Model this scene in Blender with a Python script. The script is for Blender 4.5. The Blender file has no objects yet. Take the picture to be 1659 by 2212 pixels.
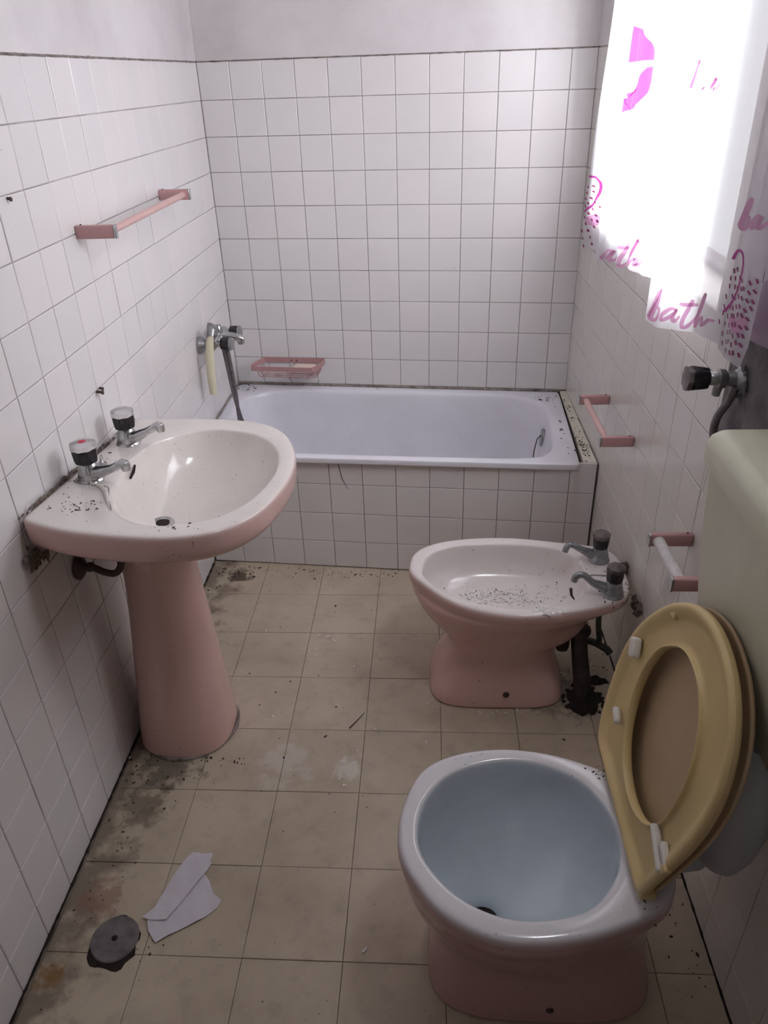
import bpy, bmesh, math, random
from mathutils import Vector, Matrix, noise
random.seed(7)
sc = bpy.context.scene
COL = sc.collection
PI = math.pi

# ---------------------------------------------------------------- camera
CAM = Vector((0.83804, 0.0, 1.63679))
YAW, PITCH, ROLL, FPX = 0.068243, -0.526486, -0.034070, 1627.22
fw = Vector((-math.sin(YAW)*math.cos(PITCH), math.cos(YAW)*math.cos(PITCH), math.sin(PITCH)))
rt0 = Vector((math.cos(YAW), math.sin(YAW), 0)); up0 = rt0.cross(fw)
rt = rt0*math.cos(ROLL) + up0*math.sin(ROLL); up = -rt0*math.sin(ROLL) + up0*math.cos(ROLL)
cd = bpy.data.cameras.new('camera'); cam = bpy.data.objects.new('camera', cd); COL.objects.link(cam)
cd.sensor_fit = 'VERTICAL'; cd.sensor_height = 24.0; cd.lens = 24.0*FPX/2212.0; cd.clip_start = 0.02
M = Matrix.Identity(4)
for i in range(3):
    M[i][0], M[i][1], M[i][2], M[i][3] = rt[i], up[i], -fw[i], CAM[i]
cam.matrix_world = M; sc.camera = cam

# ---------------------------------------------------------------- world, lights, exposure
sc.view_settings.view_transform = 'Standard'; sc.view_settings.look = 'None'
sc.view_settings.gamma = 1.0; sc.view_settings.use_curve_mapping = False
sc.view_settings.exposure = 0.0
w = bpy.data.worlds.new('overcast_sky'); sc.world = w; w.use_nodes = True
w.node_tree.nodes['Background'].inputs[0].default_value = (0.93, 0.96, 1.0, 1)
w.node_tree.nodes['Background'].inputs[1].default_value = 2.5

def area(name, loc, target, sx, sy, power, col):
    l = bpy.data.lights.new(name, 'AREA'); l.shape = 'RECTANGLE'; l.size = sx; l.size_y = sy
    l.energy = power; l.color = col
    o = bpy.data.objects.new(name, l); COL.objects.link(o); o.location = loc
    o.rotation_euler = (Vector(target)-Vector(loc)).to_track_quat('-Z', 'Z').to_euler()
    return o
# daylight falling on the window from outside
area('window_daylight', (2.05, 1.62, 2.05), (1.42, 2.2, 1.55), 1.9, 1.2, 180, (0.93, 0.96, 1.0))
# unseen fill light added behind the camera, shining in through the doorway
area('doorway_fill', (0.75, -1.6, 1.7), (0.75, 2.4, 1.2), 0.9, 1.1, 1.6, (1.0, 0.9, 0.86))
# the phone's little torch beside its lens
fl = bpy.data.lights.new('phone_torch', 'POINT'); fl.energy = 0.3; fl.shadow_soft_size = 0.006; fl.color = (1, 0.93, 0.86)
fo = bpy.data.objects.new('phone_torch', fl); COL.objects.link(fo); fo.location = CAM + up*-0.02 + fw*0.005

# ---------------------------------------------------------------- geometry helpers
def ray(x, y): return fw + rt*((x-829.5)/FPX) - up*((y-1106)/FPX)
def atx(x, y, X): v = ray(x, y); return CAM + v*((X-CAM.x)/v.x)
def atz(x, y, Z=0.0): v = ray(x, y); return CAM + v*((Z-CAM.z)/v.z)
def xr(y): return 1.4064 + (3.0-y)*0.0128
def xl(y): return (y-3.1)*0.003
def yb(x): return 3.1241 - 0.0964*x
def ya(x): return 2.4290 - 0.0804*x

def mesh_obj(name, verts, faces, mat=None, parent=None, smooth=False, mats=None):
    me = bpy.data.meshes.new(name); me.from_pydata([tuple(v) for v in verts], [], faces); me.update()
    if mats:
        for m in mats: me.materials.append(m)
    elif mat: me.materials.append(mat)
    if smooth:
        for p in me.polygons: p.use_smooth = True
    o = bpy.data.objects.new(name, me); COL.objects.link(o)
    if parent: par(o, parent)
    return o
def par(o, p):
    o.parent = p
    if p.type == 'EMPTY': o.matrix_parent_inverse = Matrix.Translation(-p.location)
    return o
def thing(name, label, cat, loc, group=None):
    o = bpy.data.objects.new(name, None); COL.objects.link(o); o.location = loc; o.empty_display_size = 0.05
    o['label'] = label; o['category'] = cat
    if group: o['group'] = group
    return o
def tag(o, label, cat, group=None, kind=None):
    o['label'] = label; o['category'] = cat
    if group: o['group'] = group
    if kind: o['kind'] = kind
    return o
def struct(o, label=None, cat=None):
    o['kind'] = 'structure'
    if label: o['label'] = label
    if cat: o['category'] = cat
    return o

class MB:
    def __init__(s): s.v = []; s.f = []
    def add(s, vs, fs):
        n = len(s.v); s.v += [Vector(v) for v in vs]; s.f += [tuple(i+n for i in f) for f in fs]; return s
    def box(s, a, b, bev=0.0):
        (x0, y0, z0), (x1, y1, z1) = a, b
        if bev <= 0:
            vs = [(x, y, z) for z in (z0, z1) for y in (y0, y1) for x in (x0, x1)]
            fs = [(0, 2, 3, 1), (4, 5, 7, 6), (0, 1, 5, 4), (2, 6, 7, 3), (0, 4, 6, 2), (1, 3, 7, 5)]
            return s.add(vs, fs)
        bm = bmesh.new(); bmesh.ops.create_cube(bm, size=1)
        for v in bm.verts: v.co = Vector(((x0+x1)/2+v.co.x*(x1-x0), (y0+y1)/2+v.co.y*(y1-y0), (z0+z1)/2+v.co.z*(z1-z0)))
        bmesh.ops.bevel(bm, geom=bm.edges[:], offset=bev, segments=3, affect='EDGES', profile=0.5)
        s.bm(bm); return s
    def bm(s, bm):
        bm.verts.index_update(); s.add([v.co.copy() for v in bm.verts], [[v.index for v in f.verts] for f in bm.faces]); bm.free()
    def tube(s, pts, r, n=10, cap=True):
        pts = [Vector(p) for p in pts]; R = r if isinstance(r, (list, tuple)) else [r]*len(pts)
        rings = []; prev = None
        for i, p in enumerate(pts):
            t = (pts[min(i+1, len(pts)-1)] - pts[max(i-1, 0)]).normalized()
            if prev is None:
                a = Vector((0, 0, 1)) if abs(t.z) < 0.9 else Vector((1, 0, 0)); u = t.cross(a).normalized()
            else:
                u = (prev - t*prev.dot(t)).normalized()
            prev = u; v = t.cross(u)
            rings.append([p + (u*math.cos(2*PI*k/n) + v*math.sin(2*PI*k/n))*R[i] for k in range(n)])
        return s.rings(rings, cap)
    def rings(s, rings, cap=True, cap0=None):
        n = len(rings[0]); vs = [v for r in rings for v in r]; fs = []
        for i in range(len(rings)-1):
            for k in range(n):
                a, b = i*n+k, i*n+(k+1) % n
                fs.append((a, b, b+n, a+n))
        if cap or cap0: fs.append(tuple(range(n))[::-1])
        if cap: fs.append(tuple((len(rings)-1)*n+k for k in range(n)))
        return s.add(vs, fs)
    def lathe(s, prof, org=(0, 0, 0), axis=(0, 0, 1), n=28, lobes=0, amp=0.0):
        ax = Vector(axis).normalized(); a = Vector((1, 0, 0)) if abs(ax.x) < 0.9 else Vector((0, 1, 0))
        u = ax.cross(a).normalized(); v = ax.cross(u); org = Vector(org); rg = []
        for r, h in prof:
            rg.append([org + ax*h + (u*math.cos(2*PI*k/n) + v*math.sin(2*PI*k/n))*(r*(1+amp*math.cos(lobes*2*PI*k/n)) if lobes else r) for k in range(n)])
        return s.rings(rg, True)
    def build(s, name, mat, parent=None, smooth=False):
        o = mesh_obj(name, s.v, s.f, mat, parent, smooth)
        bm = bmesh.new(); bm.from_mesh(o.data); bmesh.ops.recalc_face_normals(bm, faces=bm.faces[:]); bm.to_mesh(o.data); bm.free()
        if smooth:
            try: o.data.set_sharp_from_angle(angle=math.radians(38))
            except Exception: pass
        return o
def blob(c, r, seed=0, sq=(1, 1, 1), rough=0.35, sub=2):
    bm = bmesh.new(); bmesh.ops.create_icosphere(bm, subdivisions=sub, radius=r)
    for v in bm.verts:
        d = v.co.normalized(); k = 1 + rough*noise.noise(d*2.3 + Vector((seed*3.1, seed, 1.7)))*1.6
        v.co = Vector((d.x*sq[0], d.y*sq[1], d.z*sq[2]))*r*k + Vector(c)
    return bm

# ---------------------------------------------------------------- materials
def principled(name, col, rough=0.5, metal=0.0, **kw):
    m = bpy.data.materials.new(name); m.use_nodes = True
    p = m.node_tree.nodes['Principled BSDF']
    p.inputs['Base Color'].default_value = (*col, 1); p.inputs['Roughness'].default_value = rough; p.inputs['Metallic'].default_value = metal
    for k, v in kw.items(): p.inputs[k].default_value = v
    return m, m.node_tree, p
def nmix(nt, fac, a, b):
    n = nt.nodes.new('ShaderNodeMix'); n.data_type = 'RGBA'
    for sock, val in ((n.inputs[0], fac), (n.inputs[6], a), (n.inputs[7], b)):
        if isinstance(val, bpy.types.NodeSocket): nt.links.new(val, sock)
        elif isinstance(val, (int, float)): sock.default_value = val
        else: sock.default_value = (*val, 1)
    return n.outputs[2]
def nnoise(nt, scale, detail=4, rough=0.6, obj=False, off=None):
    tc = nt.nodes.new('ShaderNodeNewGeometry'); n = nt.nodes.new('ShaderNodeTexNoise')
    n.inputs['Scale'].default_value = scale; n.inputs['Detail'].default_value = detail; n.inputs['Roughness'].default_value = rough
    src = tc.outputs['Position']
    if off:
        mp = nt.nodes.new('ShaderNodeMapping'); mp.inputs[1].default_value = off; nt.links.new(src, mp.inputs[0]); src = mp.outputs[0]
    nt.links.new(src, n.inputs['Vector']); return n.outputs['Fac']
def nramp(nt, fac, lo, hi, v0=0.0, v1=1.0):
    n = nt.nodes.new('ShaderNodeMapRange'); n.inputs[1].default_value = lo; n.inputs[2].default_value = hi
    n.inputs[3].default_value = v0; n.inputs[4].default_value = v1; nt.links.new(fac, n.inputs[0]); return n.outputs[0]
def bump(nt, p, h, strength=0.2, dist=0.002):
    b = nt.nodes.new('ShaderNodeBump'); b.inputs['Strength'].default_value = strength; b.inputs['Distance'].default_value = dist
    nt.links.new(h, b.inputs['Height']); nt.links.new(b.outputs[0], p.inputs['Normal'])
def nmath(nt, op, a, b):
    n = nt.nodes.new('ShaderNodeMath'); n.operation = op
    for s_, v in ((n.inputs[0], a), (n.inputs[1], b)):
        if isinstance(v, (int, float)): s_.default_value = v
        else: nt.links.new(v, s_)
    return n.outputs[0]

def mat_tile(name, c1, c2, rough=0.13, spec=0.5):
    m, nt, p = principled(name, c1, rough)
    oi = nt.nodes.new('ShaderNodeObjectInfo')
    base = nmix(nt, oi.outputs['Random'], c1, c2)
    base = nmix(nt, nramp(nt, nnoise(nt, 3.5, 3), 0.45, 0.8, 0, 0.35), base, tuple(x*0.88 for x in c1))
    sp = nramp(nt, nnoise(nt, 95, 2), 0.76, 0.80)
    base = nmix(nt, nmath(nt, 'MULTIPLY', sp, 0.6), base, (0.12, 0.09, 0.08))
    nt.links.new(base, p.inputs['Base Color'])
    nt.links.new(nramp(nt, nnoise(nt, 9, 3), 0.3, 0.8, rough*0.85, min(rough*1.7, 0.25) if rough < 0.25 else rough*1.3), p.inputs['Roughness'])
    bump(nt, p, nnoise(nt, 14, 2), 0.12, 0.002)
    return m
M_TILE = mat_tile('glazed_white_tile', (0.80, 0.755, 0.75), (0.76, 0.735, 0.735))
M_TILEC = mat_tile('glazed_cream_tile', (0.78, 0.74, 0.69), (0.74, 0.71, 0.67), 0.16)
M_LEDGE = mat_tile('old_cream_ledge_tile', (0.78, 0.74, 0.62), (0.74, 0.70, 0.60), 0.3)

def mat_grout(name, c, d):
    m, nt, p = principled(name, c, 0.9)
    nt.links.new(nmix(nt, nramp(nt, nnoise(nt, 5, 5), 0.38, 0.62), c, d), p.inputs['Base Color'])
    bump(nt, p, nnoise(nt, 220, 2), 0.3, 0.001); return m
M_GROUT = mat_grout('dirty_grout', (0.40, 0.345, 0.335), (0.22, 0.18, 0.17))
M_GROUTL = mat_grout('pale_grout', (0.58, 0.54, 0.54), (0.34, 0.30, 0.30))
M_GROUTW = mat_grout('white_grout', (0.70, 0.66, 0.64), (0.60, 0.56, 0.55))
M_GROUTF = mat_grout('floor_joint_grime', (0.27, 0.22, 0.165), (0.13, 0.10, 0.075))

m, nt, p = principled('painted_plaster', (0.7, 0.66, 0.67), 0.85); M_PLASTER = m
cc = nmix(nt, nramp(nt, nnoise(nt, 2.2, 6), 0.42, 0.7), (0.72, 0.68, 0.685), (0.58, 0.54, 0.545))
cc = nmix(nt, nramp(nt, nnoise(nt, 60, 3), 0.74, 0.80), cc, (0.25, 0.2, 0.19))
nt.links.new(cc, p.inputs['Base Color']); bump(nt, p, nnoise(nt, 120, 4), 0.35, 0.0015)

m, nt, p = principled('raw_cement', (0.2, 0.19, 0.19), 0.95); M_CEMENT = m
cc = nmix(nt, nramp(nt, nnoise(nt, 9, 7), 0.35, 0.7), (0.23, 0.215, 0.22), (0.10, 0.09, 0.095))
nt.links.new(cc, p.inputs['Base Color']); bump(nt, p, nnoise(nt, 45, 6), 0.8, 0.006)

m, nt, p = principled('worn_floor_tile', (0.5, 0.43, 0.34), 0.45); M_FLOOR = m
oi = nt.nodes.new('ShaderNodeObjectInfo')
cc = nmix(nt, oi.outputs['Random'], (0.58, 0.485, 0.37), (0.53, 0.445, 0.34))
cc = nmix(nt, nramp(nt, nnoise(nt, 3.0, 6, 0.65), 0.40, 0.70), cc, (0.41, 0.335, 0.25))
cc = nmix(nt, nramp(nt, nnoise(nt, 17, 4), 0.52, 0.72, 0, 0.35), cc, (0.27, 0.215, 0.165))
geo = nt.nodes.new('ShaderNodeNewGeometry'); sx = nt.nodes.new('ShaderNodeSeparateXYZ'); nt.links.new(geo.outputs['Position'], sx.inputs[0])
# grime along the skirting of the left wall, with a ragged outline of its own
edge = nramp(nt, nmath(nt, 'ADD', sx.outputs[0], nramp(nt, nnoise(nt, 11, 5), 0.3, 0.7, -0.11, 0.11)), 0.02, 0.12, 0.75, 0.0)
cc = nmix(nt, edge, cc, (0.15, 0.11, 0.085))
spk = nmath(nt, 'MULTIPLY', nramp(nt, nnoise(nt, 150, 2), 0.71, 0.74), 0.8)
cc = nmix(nt, spk, cc, (0.09, 0.06, 0.05))
def stain(cc, x, y, r, col, amt, st=1.0):
    d = nt.nodes.new('ShaderNodeVectorMath'); d.operation = 'DISTANCE'; d.inputs[1].default_value = (x, y, 0)
    nt.links.new(geo.outputs['Position'], d.inputs[0])
    f = nmath(nt, 'ADD', d.outputs['Value'], nramp(nt, nnoise(nt, 24, 5), 0.3, 0.7, -r*0.7, r*0.7))
    return nmix(nt, nramp(nt, f, r*0.45, r, amt, 0.0), cc, col)
cc = stain(cc, 0.03, 0.845, 0.035, (0.22, 0.11, 0.03), 0.9)
cc = stain(cc, 0.075, 1.02, 0.06, (0.23, 0.12, 0.08), 0.6)
cc = stain(cc, 0.12, 2.33, 0.05, (0.08, 0.05, 0.035), 0.9)
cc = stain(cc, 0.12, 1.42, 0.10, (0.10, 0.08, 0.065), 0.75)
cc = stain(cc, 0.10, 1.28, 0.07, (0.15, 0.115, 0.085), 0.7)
cc = stain(cc, 0.62, 1.42, 0.045, (0.72, 0.68, 0.62), 0.6)
cc = stain(cc, 0.45, 1.44, 0.08, (0.62, 0.58, 0.53), 0.5)
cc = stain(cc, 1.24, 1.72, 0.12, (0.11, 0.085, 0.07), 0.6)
nt.links.new(cc, p.inputs['Base Color'])
nt.links.new(nramp(nt, nnoise(nt, 6, 4), 0.35, 0.7, 0.36, 0.62), p.inputs['Roughness'])
bump(nt, p, nnoise(nt, 60, 4), 0.25, 0.001)

def mat_ceramic(name, body, white, rough=0.14):
    m, nt, p = principled(name, white, rough)
    at = nt.nodes.new('ShaderNodeAttribute'); at.attribute_name = 'glaze'
    cc = nmix(nt, at.outputs['Fac'], body, white)
    cc = nmix(nt, nmath(nt, 'MULTIPLY', nramp(nt, nnoise(nt, 7, 6), 0.45, 0.8, 0, 0.3), at.outputs['Fac']), cc, tuple(x*0.74 for x in white))
    cc = nmix(nt, nmath(nt, 'MULTIPLY', nramp(nt, nnoise(nt, 130, 2), 0.70, 0.73), 0.7), cc, (0.12, 0.09, 0.075))
    nt.links.new(cc, p.inputs['Base Color'])
    nt.links.new(nramp(nt, nnoise(nt, 12, 3), 0.3, 0.75, rough*0.9, rough*1.5), p.inputs['Roughness'])
    p.inputs['Coat Weight'].default_value = 0.25; p.inputs['Coat Roughness'].default_value = 0.08
    return m
PINK = (0.72, 0.47, 0.425)
M_SINK = mat_ceramic('pink_sink_glaze', PINK, (0.78, 0.72, 0.68))
M_BIDET = mat_ceramic('pink_bidet_glaze', PINK, (0.78, 0.71, 0.69))
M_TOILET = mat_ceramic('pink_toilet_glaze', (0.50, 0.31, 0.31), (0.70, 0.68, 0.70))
m, nt, p = principled('blue_white_bowl', (0.52, 0.60, 0.67), 0.12); M_BOWL = m
nt.links.new(nmix(nt, nramp(nt, nnoise(nt, 6, 4), 0.4, 0.7), (0.62, 0.68, 0.74), (0.54, 0.60, 0.66)), p.inputs['Base Color'])
m, nt, p = principled('white_bath_enamel', (0.80, 0.79, 0.86), 0.16); M_TUB = m
cc = nmix(nt, nramp(nt, nnoise(nt, 4, 5), 0.4, 0.75), (0.82, 0.81, 0.87), (0.75, 0.73, 0.78))
cc = nmix(nt, nmath(nt, 'MULTIPLY', nramp(nt, nnoise(nt, 120, 2), 0.73, 0.76), 0.7), cc, (0.15, 0.12, 0.1)); nt.links.new(cc, p.inputs['Base Color'])

def mat_plain(name, col, col2=None, rough=0.5, metal=0.0, sc_=8, bmp=0.0, **kw):
    m, nt, p = principled(name, col, rough, metal, **kw)
    nt.links.new(nmix(nt, nramp(nt, nnoise(nt, sc_, 4), 0.38, 0.72), col, col2 or tuple(x*0.8 for x in col)), p.inputs['Base Color'])
    if bmp: bump(nt, p, nnoise(nt, sc_*8, 3), bmp, 0.002)
    return m
M_CHROME = mat_plain('tarnished_chrome', (0.62, 0.62, 0.63), (0.36, 0.37, 0.36), 0.22, 0.95, 40)
M_CHROMED = mat_plain('dull_chrome', (0.42, 0.42, 0.43), (0.22, 0.22, 0.21), 0.38, 0.85, 30)
M_BLUETAP = mat_plain('limescaled_chrome', (0.38, 0.40, 0.415), (0.23, 0.245, 0.25), 0.34, 0.7, 45)
M_BLACK = mat_plain('black_knob_core', (0.012, 0.010, 0.014), (0.02, 0.016, 0.02), 0.2)
m, nt, p = principled('clear_acrylic', (0.9, 0.88, 0.88), 0.12); M_CLEAR = m
p.inputs['Transmission Weight'].default_value = 0.75; p.inputs['IOR'].default_value = 1.3
M_SMOKE = mat_plain('smoky_acrylic', (0.15, 0.12, 0.115), (0.07, 0.055, 0.055), 0.2)
M_RED = mat_plain('red_dot', (0.6, 0.02, 0.06), None, 0.4)
M_PINKBAR = mat_plain('pink_enamel_rail', (0.58, 0.33, 0.33), (0.52, 0.29, 0.295), 0.4)
M_PINKROD = mat_plain('pale_pink_rod', (0.66, 0.42, 0.39), (0.60, 0.37, 0.35), 0.35)
M_WHITEROD = mat_plain('chalky_white_rod', (0.72, 0.69, 0.68), (0.56, 0.53, 0.52), 0.8, 0, 60)
M_CREAM = mat_plain('cream_cistern_plastic', (0.62, 0.61, 0.47), (0.54, 0.53, 0.42), 0.38, 0, 4)
M_SEAT = mat_plain('yellowed_seat_plastic', (0.70, 0.53, 0.25), (0.62, 0.47, 0.23), 0.42, 0, 5)
M_SEATLID = mat_plain('yellowed_lid_plastic', (0.56, 0.41, 0.25), (0.50, 0.37, 0.23), 0.5, 0, 5)
M_BUFFER = mat_plain('white_buffer_rubber', (0.72, 0.68, 0.62), None, 0.6)
M_HANDLE = mat_plain('ivory_shower_handle', (0.72, 0.66, 0.48), (0.66, 0.60, 0.44), 0.35)
M_HOSE = mat_plain('grey_hose', (0.20, 0.18, 0.185), (0.13, 0.115, 0.12), 0.4, 0.3, 60)
M_SOAPB = mat_plain('pink_wire_basket', (0.52, 0.29, 0.29), (0.44, 0.24, 0.24), 0.5)
M_SOAP = mat_plain('old_soap', (0.78, 0.62, 0.54), (0.70, 0.54, 0.47), 0.6)
M_PIPED = mat_plain('black_rusted_pipe', (0.03, 0.022, 0.02), (0.055, 0.04, 0.035), 0.6, 0, 30, 0.5)
M_HOLE = mat_plain('dark_hole_soil', (0.012, 0.008, 0.007), (0.035, 0.022, 0.018), 0.95, 0, 40, 0.6)
M_RUST = mat_plain('rusty_pipe', (0.10, 0.07, 0.06), (0.06, 0.04, 0.035), 0.6, 0.3, 40, 0.4)
M_GREEN = mat_plain('verdigris_pipe', (0.10, 0.125, 0.105), (0.06, 0.08, 0.07), 0.6, 0.2, 40)
M_BROWN = mat_plain('crumbled_brown_mortar', (0.20, 0.15, 0.125), (0.08, 0.058, 0.048), 0.95, 0, 60, 0.6)
M_PAPER = mat_plain('torn_paper', (0.66, 0.62, 0.67), (0.60, 0.56, 0.60), 0.9, 0, 30)
M_DRAIN = mat_plain('corroded_drain_lid', (0.20, 0.18, 0.18), (0.11, 0.095, 0.095), 0.55, 0.2, 35)
M_DEB = mat_plain('dark_crumbs', (0.05, 0.035, 0.03), (0.09, 0.06, 0.045), 0.95, 0, 50)
M_CHIP = mat_plain('white_paint_flakes', (0.76, 0.73, 0.70), (0.66, 0.62, 0.58), 0.85, 0, 50)
M_GRIME = mat_plain('sealant_grime', (0.34, 0.29, 0.27), (0.10, 0.075, 0.065), 0.9, 0, 30, 0.5)
M_LIGHTBLOCK = mat_plain('dim_light_block', (0.30, 0.27, 0.25), None, 0.9)  # dark finish for the added light-blocking box behind the doorway
M_FRAME = mat_plain('aluminium_frame', (0.55, 0.55, 0.56), None, 0.4, 0.6)
m, nt, p = principled('window_glass', (1, 1, 1), 0.02); M_GLASS = m
for n_ in list(nt.nodes):
    if n_.type == 'BSDF_PRINCIPLED': nt.nodes.remove(n_)
gl = nt.nodes.new('ShaderNodeBsdfGlossy'); gl.inputs['Roughness'].default_value = 0.05
tr = nt.nodes.new('ShaderNodeBsdfTransparent'); mx = nt.nodes.new('ShaderNodeMixShader'); mx.inputs[0].default_value = 0.06
nt.links.new(tr.outputs[0], mx.inputs[1]); nt.links.new(gl.outputs[0], mx.inputs[2]); nt.links.new(mx.outputs[0], nt.nodes['Material Output'].inputs[0])

def mat_curtain(name, col, tcol, tfac=0.55, clear=0.2):
    m = bpy.data.materials.new(name); m.use_nodes = True; nt = m.node_tree; nt.nodes.clear()
    out = nt.nodes.new('ShaderNodeOutputMaterial'); d = nt.nodes.new('ShaderNodeBsdfPrincipled'); d.inputs['Roughness'].default_value = 0.45
    c = nmix(nt, nramp(nt, nnoise(nt, 6, 3), 0.4, 0.7), col, tuple(x*0.94 for x in col)); nt.links.new(c, d.inputs['Base Color'])
    t = nt.nodes.new('ShaderNodeBsdfTranslucent'); t.inputs[0].default_value = (*tcol, 1)
    a = nt.nodes.new('ShaderNodeMixShader'); a.inputs[0].default_value = tfac; nt.links.new(d.outputs[0], a.inputs[1]); nt.links.new(t.outputs[0], a.inputs[2])
    tp = nt.nodes.new('ShaderNodeBsdfTransparent'); b = nt.nodes.new('ShaderNodeMixShader'); b.inputs[0].default_value = clear
    nt.links.new(a.outputs[0], b.inputs[1]); nt.links.new(tp.outputs[0], b.inputs[2]); nt.links.new(b.outputs[0], out.inputs[0]); return m
M_CURT = mat_curtain('white_plastic_curtain', (0.84, 0.80, 0.86), (0.95, 0.95, 0.97))
M_PR_PINK = mat_curtain('pink_curtain_print', (0.80, 0.25, 0.66), (0.85, 0.14, 0.70), 0.6, 0.0)
M_PR_ROSE = mat_curtain('rose_lettering_print', (0.76, 0.46, 0.63), (0.86, 0.46, 0.72), 0.5, 0.0)
M_PR_DARK = mat_curtain('plum_dash_print', (0.30, 0.05, 0.17), (0.40, 0.05, 0.22), 0.5, 0.0)
M_PR_MAG = mat_curtain('magenta_outline_print', (0.50, 0.07, 0.32), (0.62, 0.08, 0.42), 0.5, 0.0)
M_CURTP = mat_curtain('mauve_curtain_panel', (0.62, 0.48, 0.62), (0.6, 0.5, 0.62), 0.3, 0.0)

# ---------------------------------------------------------------- room shell
TZ = 1.6933; TV = 0.12192; TP = 0.12
ZS = [TZ - TV*j for j in range(0, 14)] + [0.0]
_cache = {}
def tile_mesh(w, h, mat, th=0.006, bv=0.0016):
    key = (round(w, 4), round(h, 4), mat.name, th)
    if key in _cache: return _cache[key]
    a, b = w/2, h/2; c, d = a-bv, b-bv
    vs = [(-a, -b, -th), (a, -b, -th), (a, b, -th), (-a, b, -th), (-a, -b, -bv*0.7), (a, -b, -bv*0.7), (a, b, -bv*0.7), (-a, b, -bv*0.7),
          (-c, -d, 0), (c, -d, 0), (c, d, 0), (-c, d, 0)]
    fs = [(8, 9, 10, 11)]
    for k in range(4):
        n = (k+1) % 4; fs += [(k, n, n+4, k+4), (k+4, n+4, n+8, k+8)]
    me = bpy.data.meshes.new('tile'); me.from_pydata(vs, [], fs); me.update(); me.materials.append(mat); _cache[key] = me; return me
def lay(parent, org, U, V, N, cells, mat, gap=0.0028, tilt=0.004, lift=0.0006, name='tile', skip=()):
    """cells = (u0,u1,v0,v1) boxes in the wall's own plane"""
    U = Vector(U).normalized(); V = Vector(V).normalized(); N = Vector(N).normalized(); org = Vector(org)
    B = Matrix((U, V, N)).transposed().to_4x4()
    for (u0, u1, v0, v1) in cells:
        if u1-u0 < 0.008 or v1-v0 < 0.008: continue
        w_, h_ = round(u1-u0-gap, 4), round(v1-v0-gap, 4)
        me = tile_mesh(w_, h_, mat)
        o = bpy.data.objects.new(name, me); COL.objects.link(o); par(o, parent)
        c = org + U*((u0+u1)/2) + V*((v0+v1)/2) + N*(random.uniform(0, lift))
        R = Matrix.Rotation(random.gauss(0, tilt), 4, 'X') @ Matrix.Rotation(random.gauss(0, tilt), 4, 'Y') @ Matrix.Rotation(random.gauss(0, 0.0015), 4, 'Z')
        o.matrix_basis = Matrix.Translation(c) @ B @ R
def grid(us, vs, holes=()):
    out = []
    for i in range(len(us)-1):
        for j in range(len(vs)-1):
            rects = [(us[i], us[i+1], min(vs[j], vs[j+1]), max(vs[j], vs[j+1]))]
            for (a, b, c, d) in holes:
                nr = []
                for (u0, u1, v0, v1) in rects:
                    if u1 <= a or u0 >= b or v1 <= c or v0 >= d: nr.append((u0, u1, v0, v1)); continue
                    if u0 < a: nr.append((u0, a, v0, v1))
                    if u1 > b: nr.append((b, u1, v0, v1))
                    m0, m1 = max(u0, a), min(u1, b)
                    if v0 < c: nr.append((m0, m1, v0, c))
                    if v1 > d: nr.append((m0, m1, d, v1))
                rects = nr
            out += rects
    return out
CH = 2.45; YF = -0.75
def quadwall(name, pts, thick, mat, z0=-0.05, z1=CH+0.05):
    """pts: two floor points of the inner face; thick: vector to the outer face"""
    a, b = Vector(pts[0]), Vector(pts[1]); t = Vector(thick)
    mb = MB(); vs = [(*(q[:2]), z) for z in (z0, z1) for q in (a, b, b+t, a+t)]
    mb.add(vs, [(0, 1, 2, 3), (4, 7, 6, 5), (0, 4, 5, 1), (1, 5, 6, 2), (2, 6, 7, 3), (3, 7, 4, 0)])
    return mb
E6 = 0.006
# floor and ceiling
mb = MB(); mb.box((-0.2, YF-0.8, -0.08), (1.7, 3.35, -0.0035)); floor = struct(mb.build('floor', M_GROUTF))
mb = MB(); mb.box((-0.2, YF-0.2, CH), (1.7, 3.35, CH+0.08)); ceiling = struct(mb.build('ceiling', M_PLASTER))
FP = 0.2185
def fl_tile_cells():
    xs = [0.003, *[FP*k for k in range(1, 6)], 1.0925+FP, 1.445]
    ys = [1.993 - FP*b for b in range(10, -3, -1)]
    return grid(xs, ys)
B_ = M_FLOOR
for (u0, u1, v0, v1) in fl_tile_cells():
    u1 = min(u1, xr(v0)-0.002); v1 = min(v1, 2.46)
    if v1-v0 < 0.01 or u1-u0 < 0.01: continue
    me = tile_mesh(round(u1-u0-0.0014, 4), round(v1-v0-0.0014, 4), M_FLOOR, 0.006, 0.0008)
    o = bpy.data.objects.new('tile', me); COL.objects.link(o); o.parent = floor
    o.matrix_basis = Matrix.Translation(((u0+u1)/2, (v0+v1)/2, random.uniform(-0.0008, 0.0002))) @ Matrix.Rotation(random.gauss(0, 0.0012), 4, 'X') @ Matrix.Rotation(random.gauss(0, 0.0012), 4, 'Y')
# left wall
wl = struct(quadwall('wall_left', ((xl(YF)-E6+0.0025, YF), (xl(3.3)-E6+0.0025, 3.3)), (-0.15, 0), M_GROUTL).build('wall_left', M_GROUTL))
ys = [0.575+0.12*k for k in range(0, 22)] + [yb(0)]
ys = [y - 0.0 for y in ys]
lay(wl, (xl(0), 0, 0), (0.003, 1, 0), (0, 0, 1), (1, -0.003, 0), grid(ys, ZS), M_TILE, 0.0022, 0.0035)
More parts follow.
